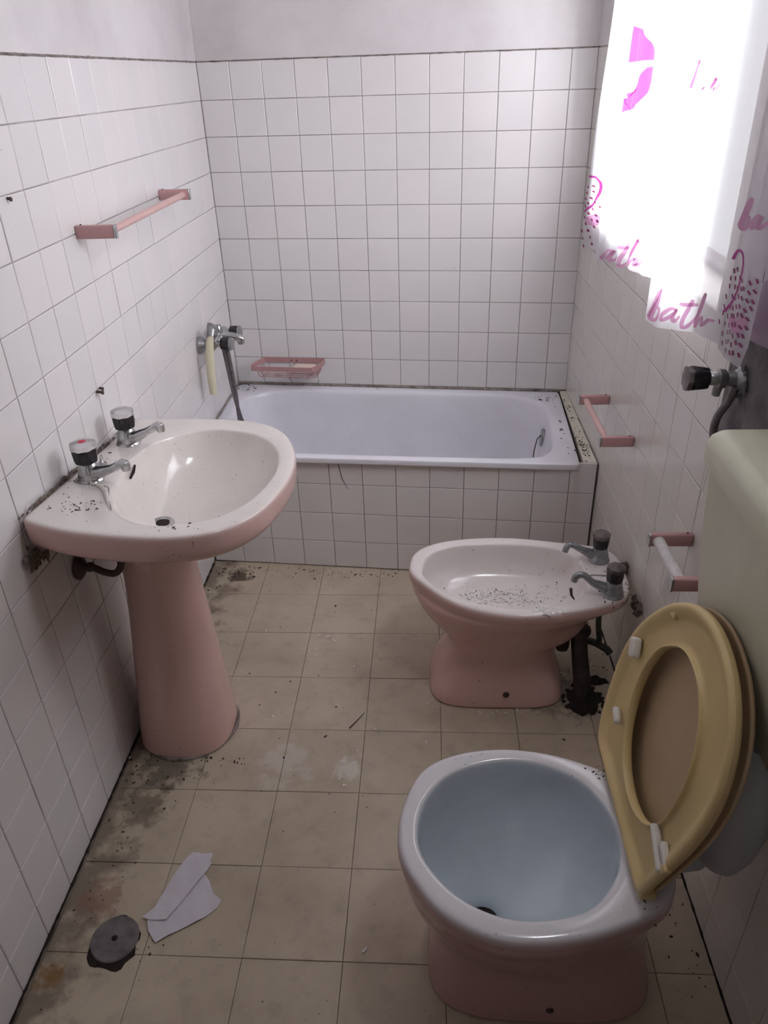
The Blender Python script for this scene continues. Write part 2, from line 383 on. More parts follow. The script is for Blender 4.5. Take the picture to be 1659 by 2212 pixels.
# back wall (runs slightly askew)
bu = Vector((1, -0.0964, 0)).normalized(); bn = Vector((-0.0964, -1, 0)).normalized(); K = math.hypot(1, 0.0964)
a = Vector((-0.2, yb(-0.2), 0)) - bn*(E6-0.0025); b = Vector((1.7, yb(1.7), 0)) - bn*(E6-0.0025)
wb = struct(quadwall('wall_back', (a, b), -bn*0.15, M_GROUT).build('wall_back', M_GROUT))
us = [0.12*k*K for k in range(0, 12)] + [1.4064*K]
lay(wb, (0, yb(0), 0), bu, (0, 0, 1), bn, grid(us, [z for z in ZS if z > 0.5] + [0.482]), M_TILE, 0.0019, 0.0045)
# right wall, with the window opening and the patch of raw cement
WY0, WY1, WZ0, WZ1 = 1.57, 2.78, 1.20, 2.05
CY0, CY1, CZ0, CZ1 = 0.40, 1.452, 0.93, 1.30
ru = Vector((-0.0128, 1, 0)).normalized(); rn = Vector((-1, -0.0128, 0)).normalized()
def rwall_box(y0, y1, z0, z1, dep0=E6-0.0025, dep1=0.2):
    mbx = MB(); P = []
    for z in (z0, z1):
        for (y, d) in ((y0, dep0), (y1, dep0), (y1, dep1), (y0, dep1)): P.append((xr(y)+d, y, z))
    return mbx.add(P, [(0, 1, 2, 3), (4, 7, 6, 5), (0, 4, 5, 1), (1, 5, 6, 2), (2, 6, 7, 3), (3, 7, 4, 0)])
mb = MB()
for (y0, y1, z0, z1) in ((YF, WY0, -0.05, CH+.05), (WY1, 3.3, -0.05, CH+.05), (WY0, WY1, -0.05, WZ0), (WY0, WY1, WZ1, CH+.05)):
    q = rwall_box(y0, y1, z0, z1); mb.add(q.v, q.f)
wr = struct(mb.build('wall_right', M_GROUTW))
ys = [0.505+0.12*k for k in range(0, 21)] + [3.0]
lay(wr, (xr(0), 0, 0), ru, (0, 0, 1), rn, grid(ys, ZS, [(WY0, WY1, WZ0, WZ1), (CY0, CY1, CZ0, CZ1)]), M_TILEC, 0.0015, 0.0035)
# plaster band above the tiles (parts of the walls), raw cement patch
q = MB(); P = [(xl(YF)-0.003, YF), (xl(YF)+0.0025, YF), (xl(3.12)+0.0025, 3.12), (xl(3.12)-0.003, 3.12)]
q.add([(x, y, z) for z in (TZ+0.003, CH) for (x, y) in P], [(0, 1, 2, 3), (4, 7, 6, 5), (0, 4, 5, 1), (1, 5, 6, 2), (2, 6, 7, 3), (3, 7, 4, 0)]); q.build('plaster', M_PLASTER, wl)
q = MB(); a0, a1 = Vector((0, yb(0), 0)), Vector((1.42, yb(1.42), 0))
P = [a0+bn*0.0025, a1+bn*0.0025, a1-bn*0.003, a0-bn*0.003]
q.add([(v.x, v.y, z) for z in (TZ+0.003, CH) for v in P], [(0, 1, 2, 3), (4, 7, 6, 5), (0, 4, 5, 1), (1, 5, 6, 2), (2, 6, 7, 3), (3, 7, 4, 0)]); q.build('plaster', M_PLASTER, wb)
mb = MB()
for (y0, y1, z0, z1) in ((0.0, WY0, TZ+.003, CH), (WY1, 3.0, TZ+.003, CH), (WY0, WY1, WZ1, CH)):
    r_ = rwall_box(y0, y1, z0, z1, -0.0025, 0.003); mb.add(r_.v, r_.f)
mb.build('plaster', M_PLASTER, wr)
# rough cement sheet set back from the tile faces
nx, nz = 46, 18; vs = []; fs = []
for j in range(nz+1):
    for i in range(nx+1):
        y = CY0 + (CY1-CY0)*i/nx; z = CZ0 + (CZ1-CZ0)*j/nz
        e = 0.0035 if 0 < i < nx and 0 < j < nz else 0
        vs.append((xr(y)+0.0025-abs(noise.noise(Vector((y*14, z*14, 2))))*0.006*(1 if e else 0), y, z))
for j in range(nz):
    for i in range(nx): a = j*(nx+1)+i; fs.append((a, a+1, a+nx+2, a+nx+1))
mesh_obj('cement_patch', vs, fs, M_CEMENT, wr, True)
# wall behind the camera with the open doorway
mb = MB(); mb.box((-0.2, YF-0.12, -0.05), (0.32, YF, CH)); mb.box((1.18, YF-0.12, -0.05), (1.7, YF, CH)); mb.box((0.32, YF-0.12, 2.05), (1.18, YF, CH))
struct(mb.build('wall_front', M_PLASTER))
# unseen dark box added outside the doorway to keep sky light out
mb = MB(); mb.box((-0.3, -2.0, -0.08), (1.8, YF-0.1, 0)); mb.box((-0.3, -2.0, CH), (1.8, YF-0.1, CH+.08)); mb.box((-0.38, -2.08, -0.08), (-0.3, YF-0.1, CH+.08)); mb.box((1.8, -2.08, -0.08), (1.88, YF-0.1, CH+.08)); mb.box((-0.38, -2.1, -0.08), (1.88, -2.0, CH+.08))
struct(mb.build('wall_light_block', M_LIGHTBLOCK))
mb = MB(); mb.box((0.30, YF-0.13, 0), (0.335, YF+0.01, 2.06)); mb.box((1.165, YF-0.13, 0), (1.2, YF+0.01, 2.06)); mb.box((0.30, YF-0.13, 2.035), (1.2, YF+0.01, 2.07))
struct(mb.build('trim_1', M_FRAME))
# window: frame, two panes and glass
wf = struct(thing('window_1', 'window behind the printed curtain in the right wall', 'window', (1.56, 2.17, WZ0))); 
X = xr(2.17)+0.14
mb = MB()
for (y0, y1, z0, z1) in ((WY0, WY1, WZ0, WZ0+.04), (WY0, WY1, WZ1-.04, WZ1), (WY0, WY0+.04, WZ0, WZ1), (WY1-.04, WY1, WZ0, WZ1), (2.155, 2.195, WZ0, WZ1)):
    mb.box((X-.02, y0, z0), (X+.02, y1, z1))
mb.build('window_frame', M_FRAME, wf)
for (y0, y1) in ((WY0+.04, 2.155), (2.195, WY1-.04)):
    mb = MB(); mb.box((X-.003, y0, WZ0+.04), (X+.003, y1, WZ1-.04)); mb.build('pane', M_GLASS, wf)
del wf['category'], wf['label']

# ---------------------------------------------------------------- bath surround and bathtub
sur = thing('bath_surround', 'white tiled apron wall under the bathtub rim with a narrow cream ledge', 'bath surround', (0.7, 2.45, 0))
au = Vector((1, -0.0804, 0)).normalized(); an = Vector((-0.0804, -1, 0)).normalized(); KA = math.hypot(1, .0804)
a0, a1 = Vector((0.003, ya(0.003), 0)) - an*0.0035, Vector((1.408, ya(1.408), 0)) - an*0.0035
P = [a0, a1, a1-an*0.05, a0-an*0.05]
mb = MB(); mb.add([(v.x, v.y, z) for z in (0.0, 0.452) for v in P], [(0, 1, 2, 3), (4, 7, 6, 5), (0, 4, 5, 1), (1, 5, 6, 2), (2, 6, 7, 3), (3, 7, 4, 0)])
mb.add([(1.362, ya(1.362)+.004, 0.40), (1.409, ya(1.409)+.004, 0.40), (1.406, 2.985, 0.40), (1.386, 2.985, 0.40), (1.362, ya(1.362)+.004, 0.474), (1.409, ya(1.409)+.004, 0.474), (1.406, 2.985, 0.474), (1.386, 2.985, 0.474)],
       [(0, 1, 2, 3), (4, 7, 6, 5), (0, 4, 5, 1), (1, 5, 6, 2), (2, 6, 7, 3), (3, 7, 4, 0)])
mb.build('core', M_GROUT, sur)
us = [0.004]+[(0.0018+0.12*k)*KA for k in range(1, 12)]+[1.409*KA]
vs_ = [0.003, 0.1164, 0.1164+TV, 0.1164+2*TV, 0.4545]
cells = grid(us, vs_); cells = [c if not (c[2] > 0.35 and c[0] > 1.31) else (c[0], c[1], c[2], 0.478) for c in cells]
lay(sur, (0, ya(0), 0), au, (0, 0, 1), an, cells, M_TILE, 0.0020, 0.004)
yy = [ya(1.385)+0.004, 2.46, 2.58, 2.70, 2.82, 2.94, 2.985]
for i in range(6):
    y0, y1 = yy[i]+.0012, yy[i+1]-.0012; mb = MB()
    xa = lambda y: 1.364 + (y-2.33)*0.026
    P = [(xa(y0), y0), (1.4085, y0), (1.406, y1), (xa(y1), y1)]
    mb.add([(x, y, z) for z in (0.470, 0.479) for (x, y) in P], [(0, 1, 2, 3), (4, 7, 6, 5), (0, 4, 5, 1), (1, 5, 6, 2), (2, 6, 7, 3), (3, 7, 4, 0)])
    mb.build('ledge_tile', M_LEDGE, sur)

def catmull(pts, n=8, closed=True):
    out = []; L = len(pts)
    for i in range(L if closed else L-1):
        g = lambda k: Vector(pts[k % L]) if closed else Vector(pts[max(0, min(L-1, k))])
        p0, p1, p2, p3 = g(i-1), g(i), g(i+1), g(i+2)
        for k in range(n):
            t = k/n; out.append(0.5*((2*p1)+(p2-p0)*t+(2*p0-5*p1+4*p2-p3)*t*t+(3*p1-p0-3*p2+p3)*t*t*t))
    if not closed: out.append(Vector(pts[-1]))
    return out
def polar(poly, c, angs):
    """where rays from c meet the closed 2-D polygon"""
    res = []; L = len(poly)
    for a in angs:
        d = Vector((math.cos(a), math.sin(a))); best = None
        for i in range(L):
            p, q = poly[i], poly[(i+1) % L]; e = q-p; den = d.x*e.y - d.y*e.x
            if abs(den) < 1e-12: continue
            w_ = p - Vector(c); t = (w_.x*e.y - w_.y*e.x)/den; s = (w_.x*d.y - w_.y*d.x)/den
            if t > 0 and -1e-6 <= s <= 1+1e-6 and (best is None or t > best): best = t
        res.append(Vector(c)+d*(best or 0.01))
    return res
def se(x0, x1, y0, y1, p=2.0, n=72, egg=0.0):
    cx, cy, a, b = (x0+x1)/2, (y0+y1)/2, (x1-x0)/2, (y1-y0)/2; out = []
    for k in range(n):
        t = 2*PI*k/n; c, s = math.cos(t), math.sin(t)
        out.append(Vector((cx + a*math.copysign(abs(c)**(2/p), c), cy + b*(1-egg*c)*math.copysign(abs(s)**(2/p), s))))
    return out
def scaled(P, c, k): c = Vector(c); return [c+(q-c)*k for q in P]
def inset(P, c, d):
    c = Vector(c); return [q+(c-q).normalized()*d for q in P]
def loft(name, rings, mats, parent, zf=None, cap0=True, cap1=True, sub=1, midx=None):
    """rings: list of (points2d, z, glaze) ; zf maps (x,y,z)->Vector"""
    zf = zf or (lambda x, y, z: Vector((x, y, z)))
    n = len(rings[0][0]); vs = []; gl = []; fs = []; mi = []
    for (P, z, g) in rings:
        for q in P: vs.append(zf(q.x, q.y, z)); gl.append(g)
    for i in range(len(rings)-1):
        for k in range(n):
            a, b = i*n+k, i*n+(k+1) % n; fs.append((a, b, b+n, a+n)); mi.append(0 if midx is None or i < midx else 1)
    if cap0: fs.append(tuple(range(n))[::-1]); mi.append(0)
    if cap1: fs.append(tuple((len(rings)-1)*n+k for k in range(n))); mi.append(mi[-1 if not cap0 else -2])
    o = mesh_obj(name, vs, fs, None, parent, True, mats)
    for f_, m_ in zip(o.data.polygons, mi): f_.material_index = m_
    at = o.data.attributes.new('glaze', 'FLOAT', 'POINT')
    for i, g in enumerate(gl): at.data[i].value = g
    bm = bmesh.new(); bm.from_mesh(o.data); bmesh.ops.recalc_face_normals(bm, faces=bm.faces[:]); bm.to_mesh(o.data); bm.free()
    if sub:
        md = o.modifiers.new('smooth', 'SUBSURF'); md.levels = sub; md.render_levels = sub
    return o
NA = 96; ANG = [2*PI*k/NA for k in range(NA)]

# --- bathtub: pressed enamel tub with rolled rim
tub = thing('bathtub', 'white enamelled bathtub set into the tiled surround below the tap', 'bathtub', (0.67, 2.7, 0))
def tquad(d=0.0):
    # outline of the rim, askew like the walls
    A = [(0.002+d, 2.402+d), (1.352-d, 2.308+d), (1.378-d, yb(1.378)-0.004-d), (0.002+d, yb(0)-0.004-d)]
    out = []; r = 0.012
    for i in range(4):
        p, q, s = Vector(A[i-1]), Vector(A[i]), Vector(A[(i+1) % 4])
        u, v = (p-q).normalized(), (s-q).normalized()
        for k in range(5):
            t = k/4; out.append(q + u*r*(1-t)**2 + v*r*t**2)
    return out
tc = (0.68, 2.70)
tin = catmull([(0.045, 2.72), (0.055, 2.90), (0.11, 3.00), (0.27, 3.035), (0.79, 2.995), (1.15, 2.955), (1.245, 2.915), (1.300, 2.83), (1.305, 2.68), (1.292, 2.52), (1.255, 2.41), (1.15, 2.372), (0.80, 2.392), (0.36, 2.425), (0.14, 2.455), (0.065, 2.54)], 6)
cang = sorted(ANG + [math.atan2(y-tc[1], x-tc[0]) % (2*PI) for (x, y) in [(0.004, 2.404), (1.350, 2.310), (1.376, 2.985), (0.004, 3.118)]])
OUT = polar(tquad(), tc, cang); IN = polar(tin, tc, cang)
def inn(k, dx=0.0, e=2.0): return [Vector(((q.x-tc[0])*k + tc[0] + dx, (q.y-tc[1])*(1-(1-k)*1.25) + tc[1])) for q in IN]
rg = [(inset(OUT, tc, 0.012), 0.4535, 1), (inset(OUT, tc, 0.001), 0.4535, 1), (OUT, 0.455, 1), (OUT, 0.471, 1), (inset(OUT, tc, 0.0018), 0.4748, 1), (inset(OUT, tc, 0.006), 0.4755, 1)]
rg += [([a_.lerp(b_, 0.5) for a_, b_ in zip(OUT, inset(IN, tc, -0.010))], 0.4752, 1), (inset(IN, tc, -0.010), 0.474, 1), (IN, 0.470, 1), (inset(IN, tc, 0.006), 0.460, 1),
       (inn(0.975), 0.42, 1), (inn(0.95), 0.33, 1), (inn(0.92), 0.22, 1), (inn(0.885), 0.145, 1), (inn(0.83), 0.115, 1), (inn(0.70), 0.105, 1), (inn(0.3), 0.10, 1)]
loft('tub_body', rg, [M_TUB], tub, None, False, True, 1)
# overflow plate and plug chain on the right end
c = atx(1171, 945, 1.283)
ov = MB().lathe([(0.0, 0.006), (0.020, 0.006), (0.034, 0.0035), (0.036, 0.0), (0.033, -0.004)], c, (-1, 0.0, 0.12), 28).build('overflow_plate', M_CHROMED, tub, True)
mb = MB(); mb.tube([c+Vector((-0.006, -.005, .012)), c+Vector((-0.02, -.012, .0)), c+Vector((-0.03, -0.02, -0.045)), c+Vector((-0.035, -0.025, -0.13))], 0.0022, 6); mb.build('plug_chain', M_RUST, tub, True)
for q, w_, hh in (((0.9, 0.008, 0.4), 0, 0),): pass
# grey sealant bead behind the tub
mb = MB(); mb.tube([(0.004, yb(0)-0.005, 0.479), (0.7, yb(.7)-0.005, 0.479), (1.39, yb(1.39)-0.005, 0.479)], 0.0055, 6)
mb.tube([(0.004, 2.42, 0.478), (0.003, 3.11, 0.478)], 0.004, 6); mb.build('sealant_bead', M_GRIME, tub, True)

# ---------------------------------------------------------------- washbasin
def tilt(x, y, z): return Vector((x, y, 0.84 - 0.1*(y-1.6) + z))
sink = thing('washbasin', 'pink pedestal washbasin with off-white bowl, fixed to the left wall', 'washbasin', (0.14, 1.57, 0))
so = catmull([(0.004, 1.287), (0.06, 1.255), (.133, 1.228), (.254, 1.204), (.355, 1.203), (.436, 1.238), (.491, 1.322), (.517, 1.444), (.522, 1.57), (.505, 1.69), (.465, 1.81), (.413, 1.886), (.337, 1.937), (.211, 1.962), (.1, 1.967), (.004, 1.967)], 6, False)
sc_ = (0.27, 1.575)
si = catmull([(.290, 1.260), (.353, 1.266), (.41, 1.30), (.452, 1.37), (.476, 1.47), (.479, 1.586), (.456, 1.70), (.406, 1.787), (.346, 1.838), (.263, 1.862), (.2, 1.845), (.150, 1.804), (.124, 1.75), (.108, 1.64), (.112, 1.54), (.128, 1.455), (.155, 1.39), (.187, 1.328), (.235, 1.28)], 6)
sang = sorted(ANG + [math.atan2(1.287-1.575, 0.004-0.27) % (2*PI), math.atan2(1.967-1.575, 0.004-0.27) % (2*PI)])
SO = polar(so, sc_, sang); SI = polar(si, sc_, sang)
def sclamp(P): return [Vector((max(q.x, 0.004), q.y)) for q in P]
def sb(k, t):   # bowl ring: k size, t towards the drain
    c = Vector(sc_).lerp(Vector((0.185, 1.558)), t); return [c + (q-Vector(sc_))*k for q in SI]
rg = [(sclamp(scaled(SO, (0.16, 1.575), 0.30)), -0.190, 0), (sclamp(scaled(SO, (0.15, 1.575), 0.50)), -0.165, 0), (sclamp(scaled(SO, (0.12, 1.575), 0.72)), -0.115, 0), (sclamp(scaled(SO, (0.06, 1.575), 0.90)), -0.082, 0), (sclamp(scaled(SO, (0.0, 1.575), 0.972)), -0.066, 0), (sclamp(inset(SO, sc_, 0.003)), -0.056, 0.0),
      (SO, -0.04, 0.0), (SO, -0.010, 0.0), (sclamp(inset(SO, sc_, 0.0015)), -0.003, 0.5), (sclamp(inset(SO, sc_, 0.007)), 0.0, 1), (sclamp(inset(SO, sc_, 0.016)), 0.0005, 1),
      (inset(SI, sc_, -0.006), 0.0, 1), (inset(SI, sc_, -0.001), -0.002, 1), (inset(SI, sc_, 0.002), -0.008, 1), (inset(SI, sc_, 0.006), -0.018, 1),
      (sb(0.93, 0.02), -0.045, 1), (sb(0.85, 0.08), -0.078, 1), (sb(0.72, 0.2), -0.105, 1), (sb(0.56, 0.38), -0.124, 1), (sb(0.40, 0.58), -0.136, 1), (sb(0.25, 0.80), -0.144, 1), (sb(0.14, 0.95), -0.149, 1)]
# deck ring bulges: keep every ring point on the wall side in front of the wall
basin = loft('basin', rg, [M_SINK], sink, tilt, True, True, 1)
dc = tilt(0.183, 1.558, -0.147)
MB().lathe([(0.031, -0.002), (0.030, 0.002), (0.024, 0.0025), (0.020, 0.0), (0.019, -0.02)], dc, (0, 0, 1), 26).build('waste_outlet', M_CHROME, sink, True)
MB().lathe([(0.0185, 0.0), (0.0, 0.0005)], dc, (0, 0, 1), 20).build('drain_hole', M_HOLE, sink, True)
# overflow slot on the sloping back of the bowl
mb = MB(); pc = tilt(0.118, 1.60, -0.022); mb.tube([pc+Vector((0.004, -0.026, -0.004)), pc+Vector((0.003, 0, 0.0)), pc+Vector((0.0, 0.022, 0.006))], [0.003, 0.0042, 0.003], 8); mb.build('overflow_slot', M_HOLE, sink, True)
# raised edge of the soap recess on the near side of the deck
mb = MB(); mb.tube([tilt(0.070, 1.475, 0.001), tilt(0.105, 1.452, 0.002), tilt(0.130, 1.42, 0.002), tilt(0.155, 1.37, 0.001), tilt(0.178, 1.325, -0.002)], [0.003, 0.005, 0.006, 0.005, 0.002], 8)
o = mb.build('deck_ridge', M_SINK, sink, True); at = o.data.attributes.new('glaze', 'FLOAT', 'POINT'); [setattr(d_, 'value', 1.0) for d_ in at.data]
# pedestal
rg = []
for (z, cx, rx, ry, pw) in ((0.0, .139, .134, .130, 2.6), (0.003, .139, .134, .130, 2.6), (0.012, .139, .134, .130, 2.5), (0.05, .140, .132, .129, 2.5), (0.15, .142, .122, .119, 2.4), (0.28, .146, .113, .108, 2.3), (0.42, .149, .101, .098, 2.2), (0.52, .150, .093, .092, 2.1), (0.60, .152, .0915, .092, 2.1), (0.63, .155, .098, .098, 2.1), (0.665, .160, .110, .108, 2.1), (0.684, .165, .118, .114, 2.1)):
    rg.append((polar(se(cx-rx, cx+rx, 1.57-ry, 1.57+ry, pw), (cx, 1.57), ANG), z, 0))
loft('pedestal', rg, [M_SINK], sink, None, True, True, 1)
mb = MB(); n_ = 40
mb.tube([(0.142+0.137*math.cos(t), 1.57+0.134*math.sin(t)*1.0, 0.002) for t in [PI+2*PI*k/n_*0.98 for k in range(n_+1)]], [0.004+0.003*random.random() for _ in range(n_+1)], 6)
mb.build('sealant_bead', M_GRIME, sink, True)

def tap(parent, base, tip, h, knobmat, capmat, bodymat, dot=None, hook=False, kr=0.0275, lean=(0, 0)):
    b = Vector(base); t = Vector(tip); d = (t-b); d.z = 0; L = d.length; d.normalize()
    mb = MB(); mb.lathe([(0.030, 0), (0.031, 0.003), (0.028, 0.006), (0.027, 0.012), (0.0255, 0.022), (0.022, 0.034), (0.019, 0.042), (0.015, 0.048)], b, (0, 0, 1), 26)
    if hook: pts = [b+d*0.008+Vector((0, 0, 0.018)), b+d*0.03+Vector((0, 0, 0.026)), b+d*L*0.55+Vector((0, 0, 0.040)), b+d*L*0.78+Vector((0, 0, (t.z-b.z)+0.006)), b+d*L*0.92+Vector((0, 0, (t.z-b.z)+0.010)), b+d*L+Vector((0, 0, t.z-b.z)), b+d*(L+0.003)+Vector((0, 0, t.z-b.z-0.012))]; R = [0.017, 0.0145, 0.0105, 0.009, 0.009, 0.0095, 0.0095]
    else: pts = [b+d*0.006+Vector((0, 0, 0.018)), b+d*0.035+Vector((0, 0, 0.027)), b+d*L*0.65+Vector((0, 0, (t.z-b.z)*0.72)), b+d*L*0.93+Vector((0, 0, (t.z-b.z)*1.0)), b+d*(L+0.004)+Vector((0, 0, (t.z-b.z)+0.001))]; R = [0.018, 0.014, 0.0098, 0.0105, 0.0085]
    mb.tube(pts, R, 14)
    if not hook: mb.lathe([(0.0095, 0.0), (0.0105, 0.006), (0.0105, 0.016), (0.007, 0.019)], t+Vector((0, 0, -0.015))+d*0.0, (0, 0, 1), 16)
    o = mb.build('tap', bodymat, parent, True)
    k0 = b+Vector((0, 0, h-0.052))
    MB().lathe([(kr*0.66, 0.0), (kr*0.88, 0.004), (kr*0.95, 0.012), (kr, 0.034), (kr*0.98, 0.036)], k0, (lean[0], lean[1], 1), 48, 8, 0.045).build('knob', knobmat, o, True)
    k1 = k0+Vector((lean[0], lean[1], 1)).normalized()*0.0362
    MB().lathe([(kr*0.98, 0.0), (kr*1.04, 0.004), (kr*1.02, 0.012), (kr*0.8, 0.0155), (0.0, 0.0165)], k1, (lean[0], lean[1], 1), 48, 8, 0.055).build('knob_cap', capmat, o, True)
    if dot: MB().lathe([(0.009, 0.0162), (0.008, 0.0172), (0.0, 0.0174)], k1, (lean[0], lean[1], 1), 16).build('colour_dot', dot, o, True)
    return o
zt = lambda x, y: tilt(x, y, 0).z
tap(sink, (0.064, 1.497, zt(0, 1.497)), (0.168, 1.462, 0.908), 0.096, M_BLACK, M_CLEAR, M_CHROME, M_RED)
tap(sink, (0.060, 1.745, zt(0, 1.745)), (0.168, 1.705, 0.893), 0.096, M_BLACK, M_CLEAR, M_CHROME)
# chain post and bead chain
hp = tilt(0.050, 1.595, 0.0)
mb = MB(); mb.lathe([(0.012, 0), (0.011, 0.004), (0.005, 0.008), (0.003, 0.014)], hp, (0, 0, 1), 14)
mb.tube([hp+Vector((0.001, 0.006*math.cos(a_), 0.018+0.007*math.sin(a_))) for a_ in [2*PI*k/12 for k in range(13)]], 0.0012, 6)
mb.build('chain_post', M_CHROMED, sink, True)
path = catmull([tuple(tilt(x, y, 0.0035)) for (x, y) in ((0.055, 1.59), (0.062, 1.56), (0.052, 1.535), (0.030, 1.50), (0.045, 1.470), (0.085, 1.458), (0.122, 1.447), (0.136, 1.420), (0.150, 1.385), (0.172, 1.34), (0.180, 1.325))], 12, False)
mb = MB(); last = None
for q in path:
    if last is None or (q-last).length > 0.0045:
        bm = bmesh.new(); bmesh.ops.create_icosphere(bm, subdivisions=1, radius=0.0019); [setattr(v, 'co', v.co+q) for v in bm.verts]; mb.bm(bm); last = q
mb.build('plug_chain', M_CHROMED, sink, True)
# dirt on the joint between basin and wall
mb = MB(); n_ = 44
for k in range(n_):
    y = 1.285+0.68*k/n_ + random.uniform(-.005, .005); s_ = random.uniform(0.003, 0.006)*(1.3 if 1.33 < y < 1.75 else 0.7)
    mb.bm(blob((0.003, y, zt(0, y)+random.uniform(-0.001, 0.006)), s_, k, (0.35, 2.0, 0.9), 0.5, 1))
for k in range(22): mb.bm(blob((0.005, 1.295+random.gauss(0, 0.02), 0.80+random.uniform(-.05, .012)), random.uniform(.004, .011), k+60, (0.5, 1, 1.3), 0.6, 1))
o = mb.build('broken_sealant', M_BROWN, None, True); tag(o, 'crumbling brown sealant along the joint of washbasin and left wall', 'sealant', None, 'stuff')
# supply pipe below the basin
sp = thing('supply_pipe', 'rusty supply pipe with round wall flange under the washbasin', 'pipe', (0.0, 1.455, 0.635))
MB().lathe([(0.030, 0.0), (0.031, 0.004), (0.024, 0.010), (0.012, 0.014)], (0.0, 1.455, 0.635), (1, 0, 0), 24).build('wall_flange', M_RUST, sp, True)
MB().tube(catmull([(0.006, 1.455, 0.637), (0.035, 1.454, 0.636), (0.062, 1.452, 0.624), (0.088, 1.450, 0.622), (0.104, 1.452, 0.638), (0.108, 1.455, 0.665), (0.108, 1.46, 0.755)], 5, False), 0.0085, 12).build('pipe', M_RUST, sp, True)
MB().lathe([(0.012, 0.0), (0.013, 0.002), (0.013, 0.010), (0.011, 0.012)], (0.024, 1.4545, 0.637), (1, 0, 0), 6).build('nut', M_RUST, sp)

# ---------------------------------------------------------------- bidet
bid = thing('bidet', 'pink bidet with off-white rim and two low taps, against the right wall beyond the toilet', 'bidet', (1.04, 1.8, 0))
bo = catmull([(.780, 1.845), (.795, 1.915), (.859, 1.968), (.974, 1.998), (1.103, 2.000), (1.228, 1.977), (1.330, 1.955), (1.380, 1.930), (1.402, 1.880), (1.404, 1.80), (1.398, 1.730), (1.366, 1.680), (1.277, 1.640), (1.15, 1.608), (1.028, 1.610), (.907, 1.660), (.824, 1.745), (.787, 1.80)], 6)
bi = catmull([(.820, 1.828), (.844, 1.900), (.915, 1.943), (1.028, 1.958), (1.167, 1.948), (1.245, 1.917), (1.280, 1.858), (1.287, 1.774), (1.262, 1.700), (1.207, 1.663), (1.117, 1.641), (1.031, 1.647), (.945, 1.673), (.870, 1.725), (.829, 1.781)], 6)
bc = (1.05, 1.80)
BO = polar(bo, bc, ANG); BI = polar(bi, bc, ANG); R_ = 0.383
def S(x0, x1, y0, y1, p=2.2): return polar(se(x0, x1, y0, y1, p), bc, ANG)
def bb(k, t, z): c = Vector(bc).lerp(Vector((1.05, 1.79)), t); return ([c+(q-Vector(bc))*k for q in BI], z, 1)
rg = [(S(.842, 1.246, 1.650, 1.948, 4.2), 0.0, 0), (S(.842, 1.246, 1.650, 1.948, 4.2), 0.003, 0), (S(.843, 1.245, 1.650, 1.947, 4.2), 0.012, 0), (S(.853, 1.240, 1.657, 1.94, 3.8), 0.045, 0), (S(.871, 1.228, 1.670, 1.93, 3.2), 0.09, 0), (S(.893, 1.214, 1.685, 1.92, 2.5), 0.14, 0), (S(.902, 1.222, 1.685, 1.92, 2.3), 0.172, 0),
      (S(.885, 1.285, 1.675, 1.93, 2.2), 0.198, 0), (S(.848, 1.308, 1.662, 1.945, 2.15), 0.235, 0), (S(.810, 1.322, 1.638, 1.968, 2.1), 0.29, 0), ([a_.lerp(b_, 0.55) for a_, b_ in zip(S(.792, 1.332, 1.615, 1.985, 2.1), BO)], 0.330, 0), (inset(BO, bc, 0.008), 0.345, 0), (inset(BO, bc, 0.001), 0.350, 0.05),
      (BO, R_-0.016, 0.0), (inset(BO, bc, 0.0015), R_-0.005, 0.5), (inset(BO, bc, 0.008), R_-0.0005, 1), (inset(BO, bc, 0.016), R_, 1),
      (inset(BI, bc, -0.005), R_, 1), (inset(BI, bc, -0.001), R_-0.002, 1), (inset(BI, bc, 0.002), R_-0.008, 1),
      bb(.975, 0, R_-0.03), bb(.94, .05, R_-0.065), bb(.85, .15, R_-0.094), bb(.66, .4, R_-0.109), bb(.40, .7, R_-0.115), bb(.14, .9, R_-0.118)]
loft('bidet_body', rg, [M_BIDET], bid, None, True, True, 1)
tap(bid, (1.338, 1.873, R_), (1.238, 1.862, 0.432), 0.094, M_BLACK, M_SMOKE, M_BLUETAP, None, True, 0.0235)
tap(bid, (1.343, 1.704, R_), (1.236, 1.700, 0.442), 0.094, M_BLACK, M_SMOKE, M_BLUETAP, None, True, 0.0235)
MB().tube([(1.335, 1.72, 0.432), (1.29, 1.735, 0.425), (1.245, 1.728, 0.418)], 0.0022, 6).build('plug_chain', M_CHROMED, bid, True)
MB().tube([(1.232, 1.722, 0.388), (1.236, 1.722, 0.366), (1.245, 1.720, 0.352)], [0.005, 0.004, 0.002], 6).build('plug_chain', M_RUST, bid, True)
MB().lathe([(0.010, 0.0), (0.008, 0.004), (0.0, 0.006)], (1.065, 1.652, 0.055), (0, -1, 0.1), 12).build('screw_head', M_RUST, bid, True)
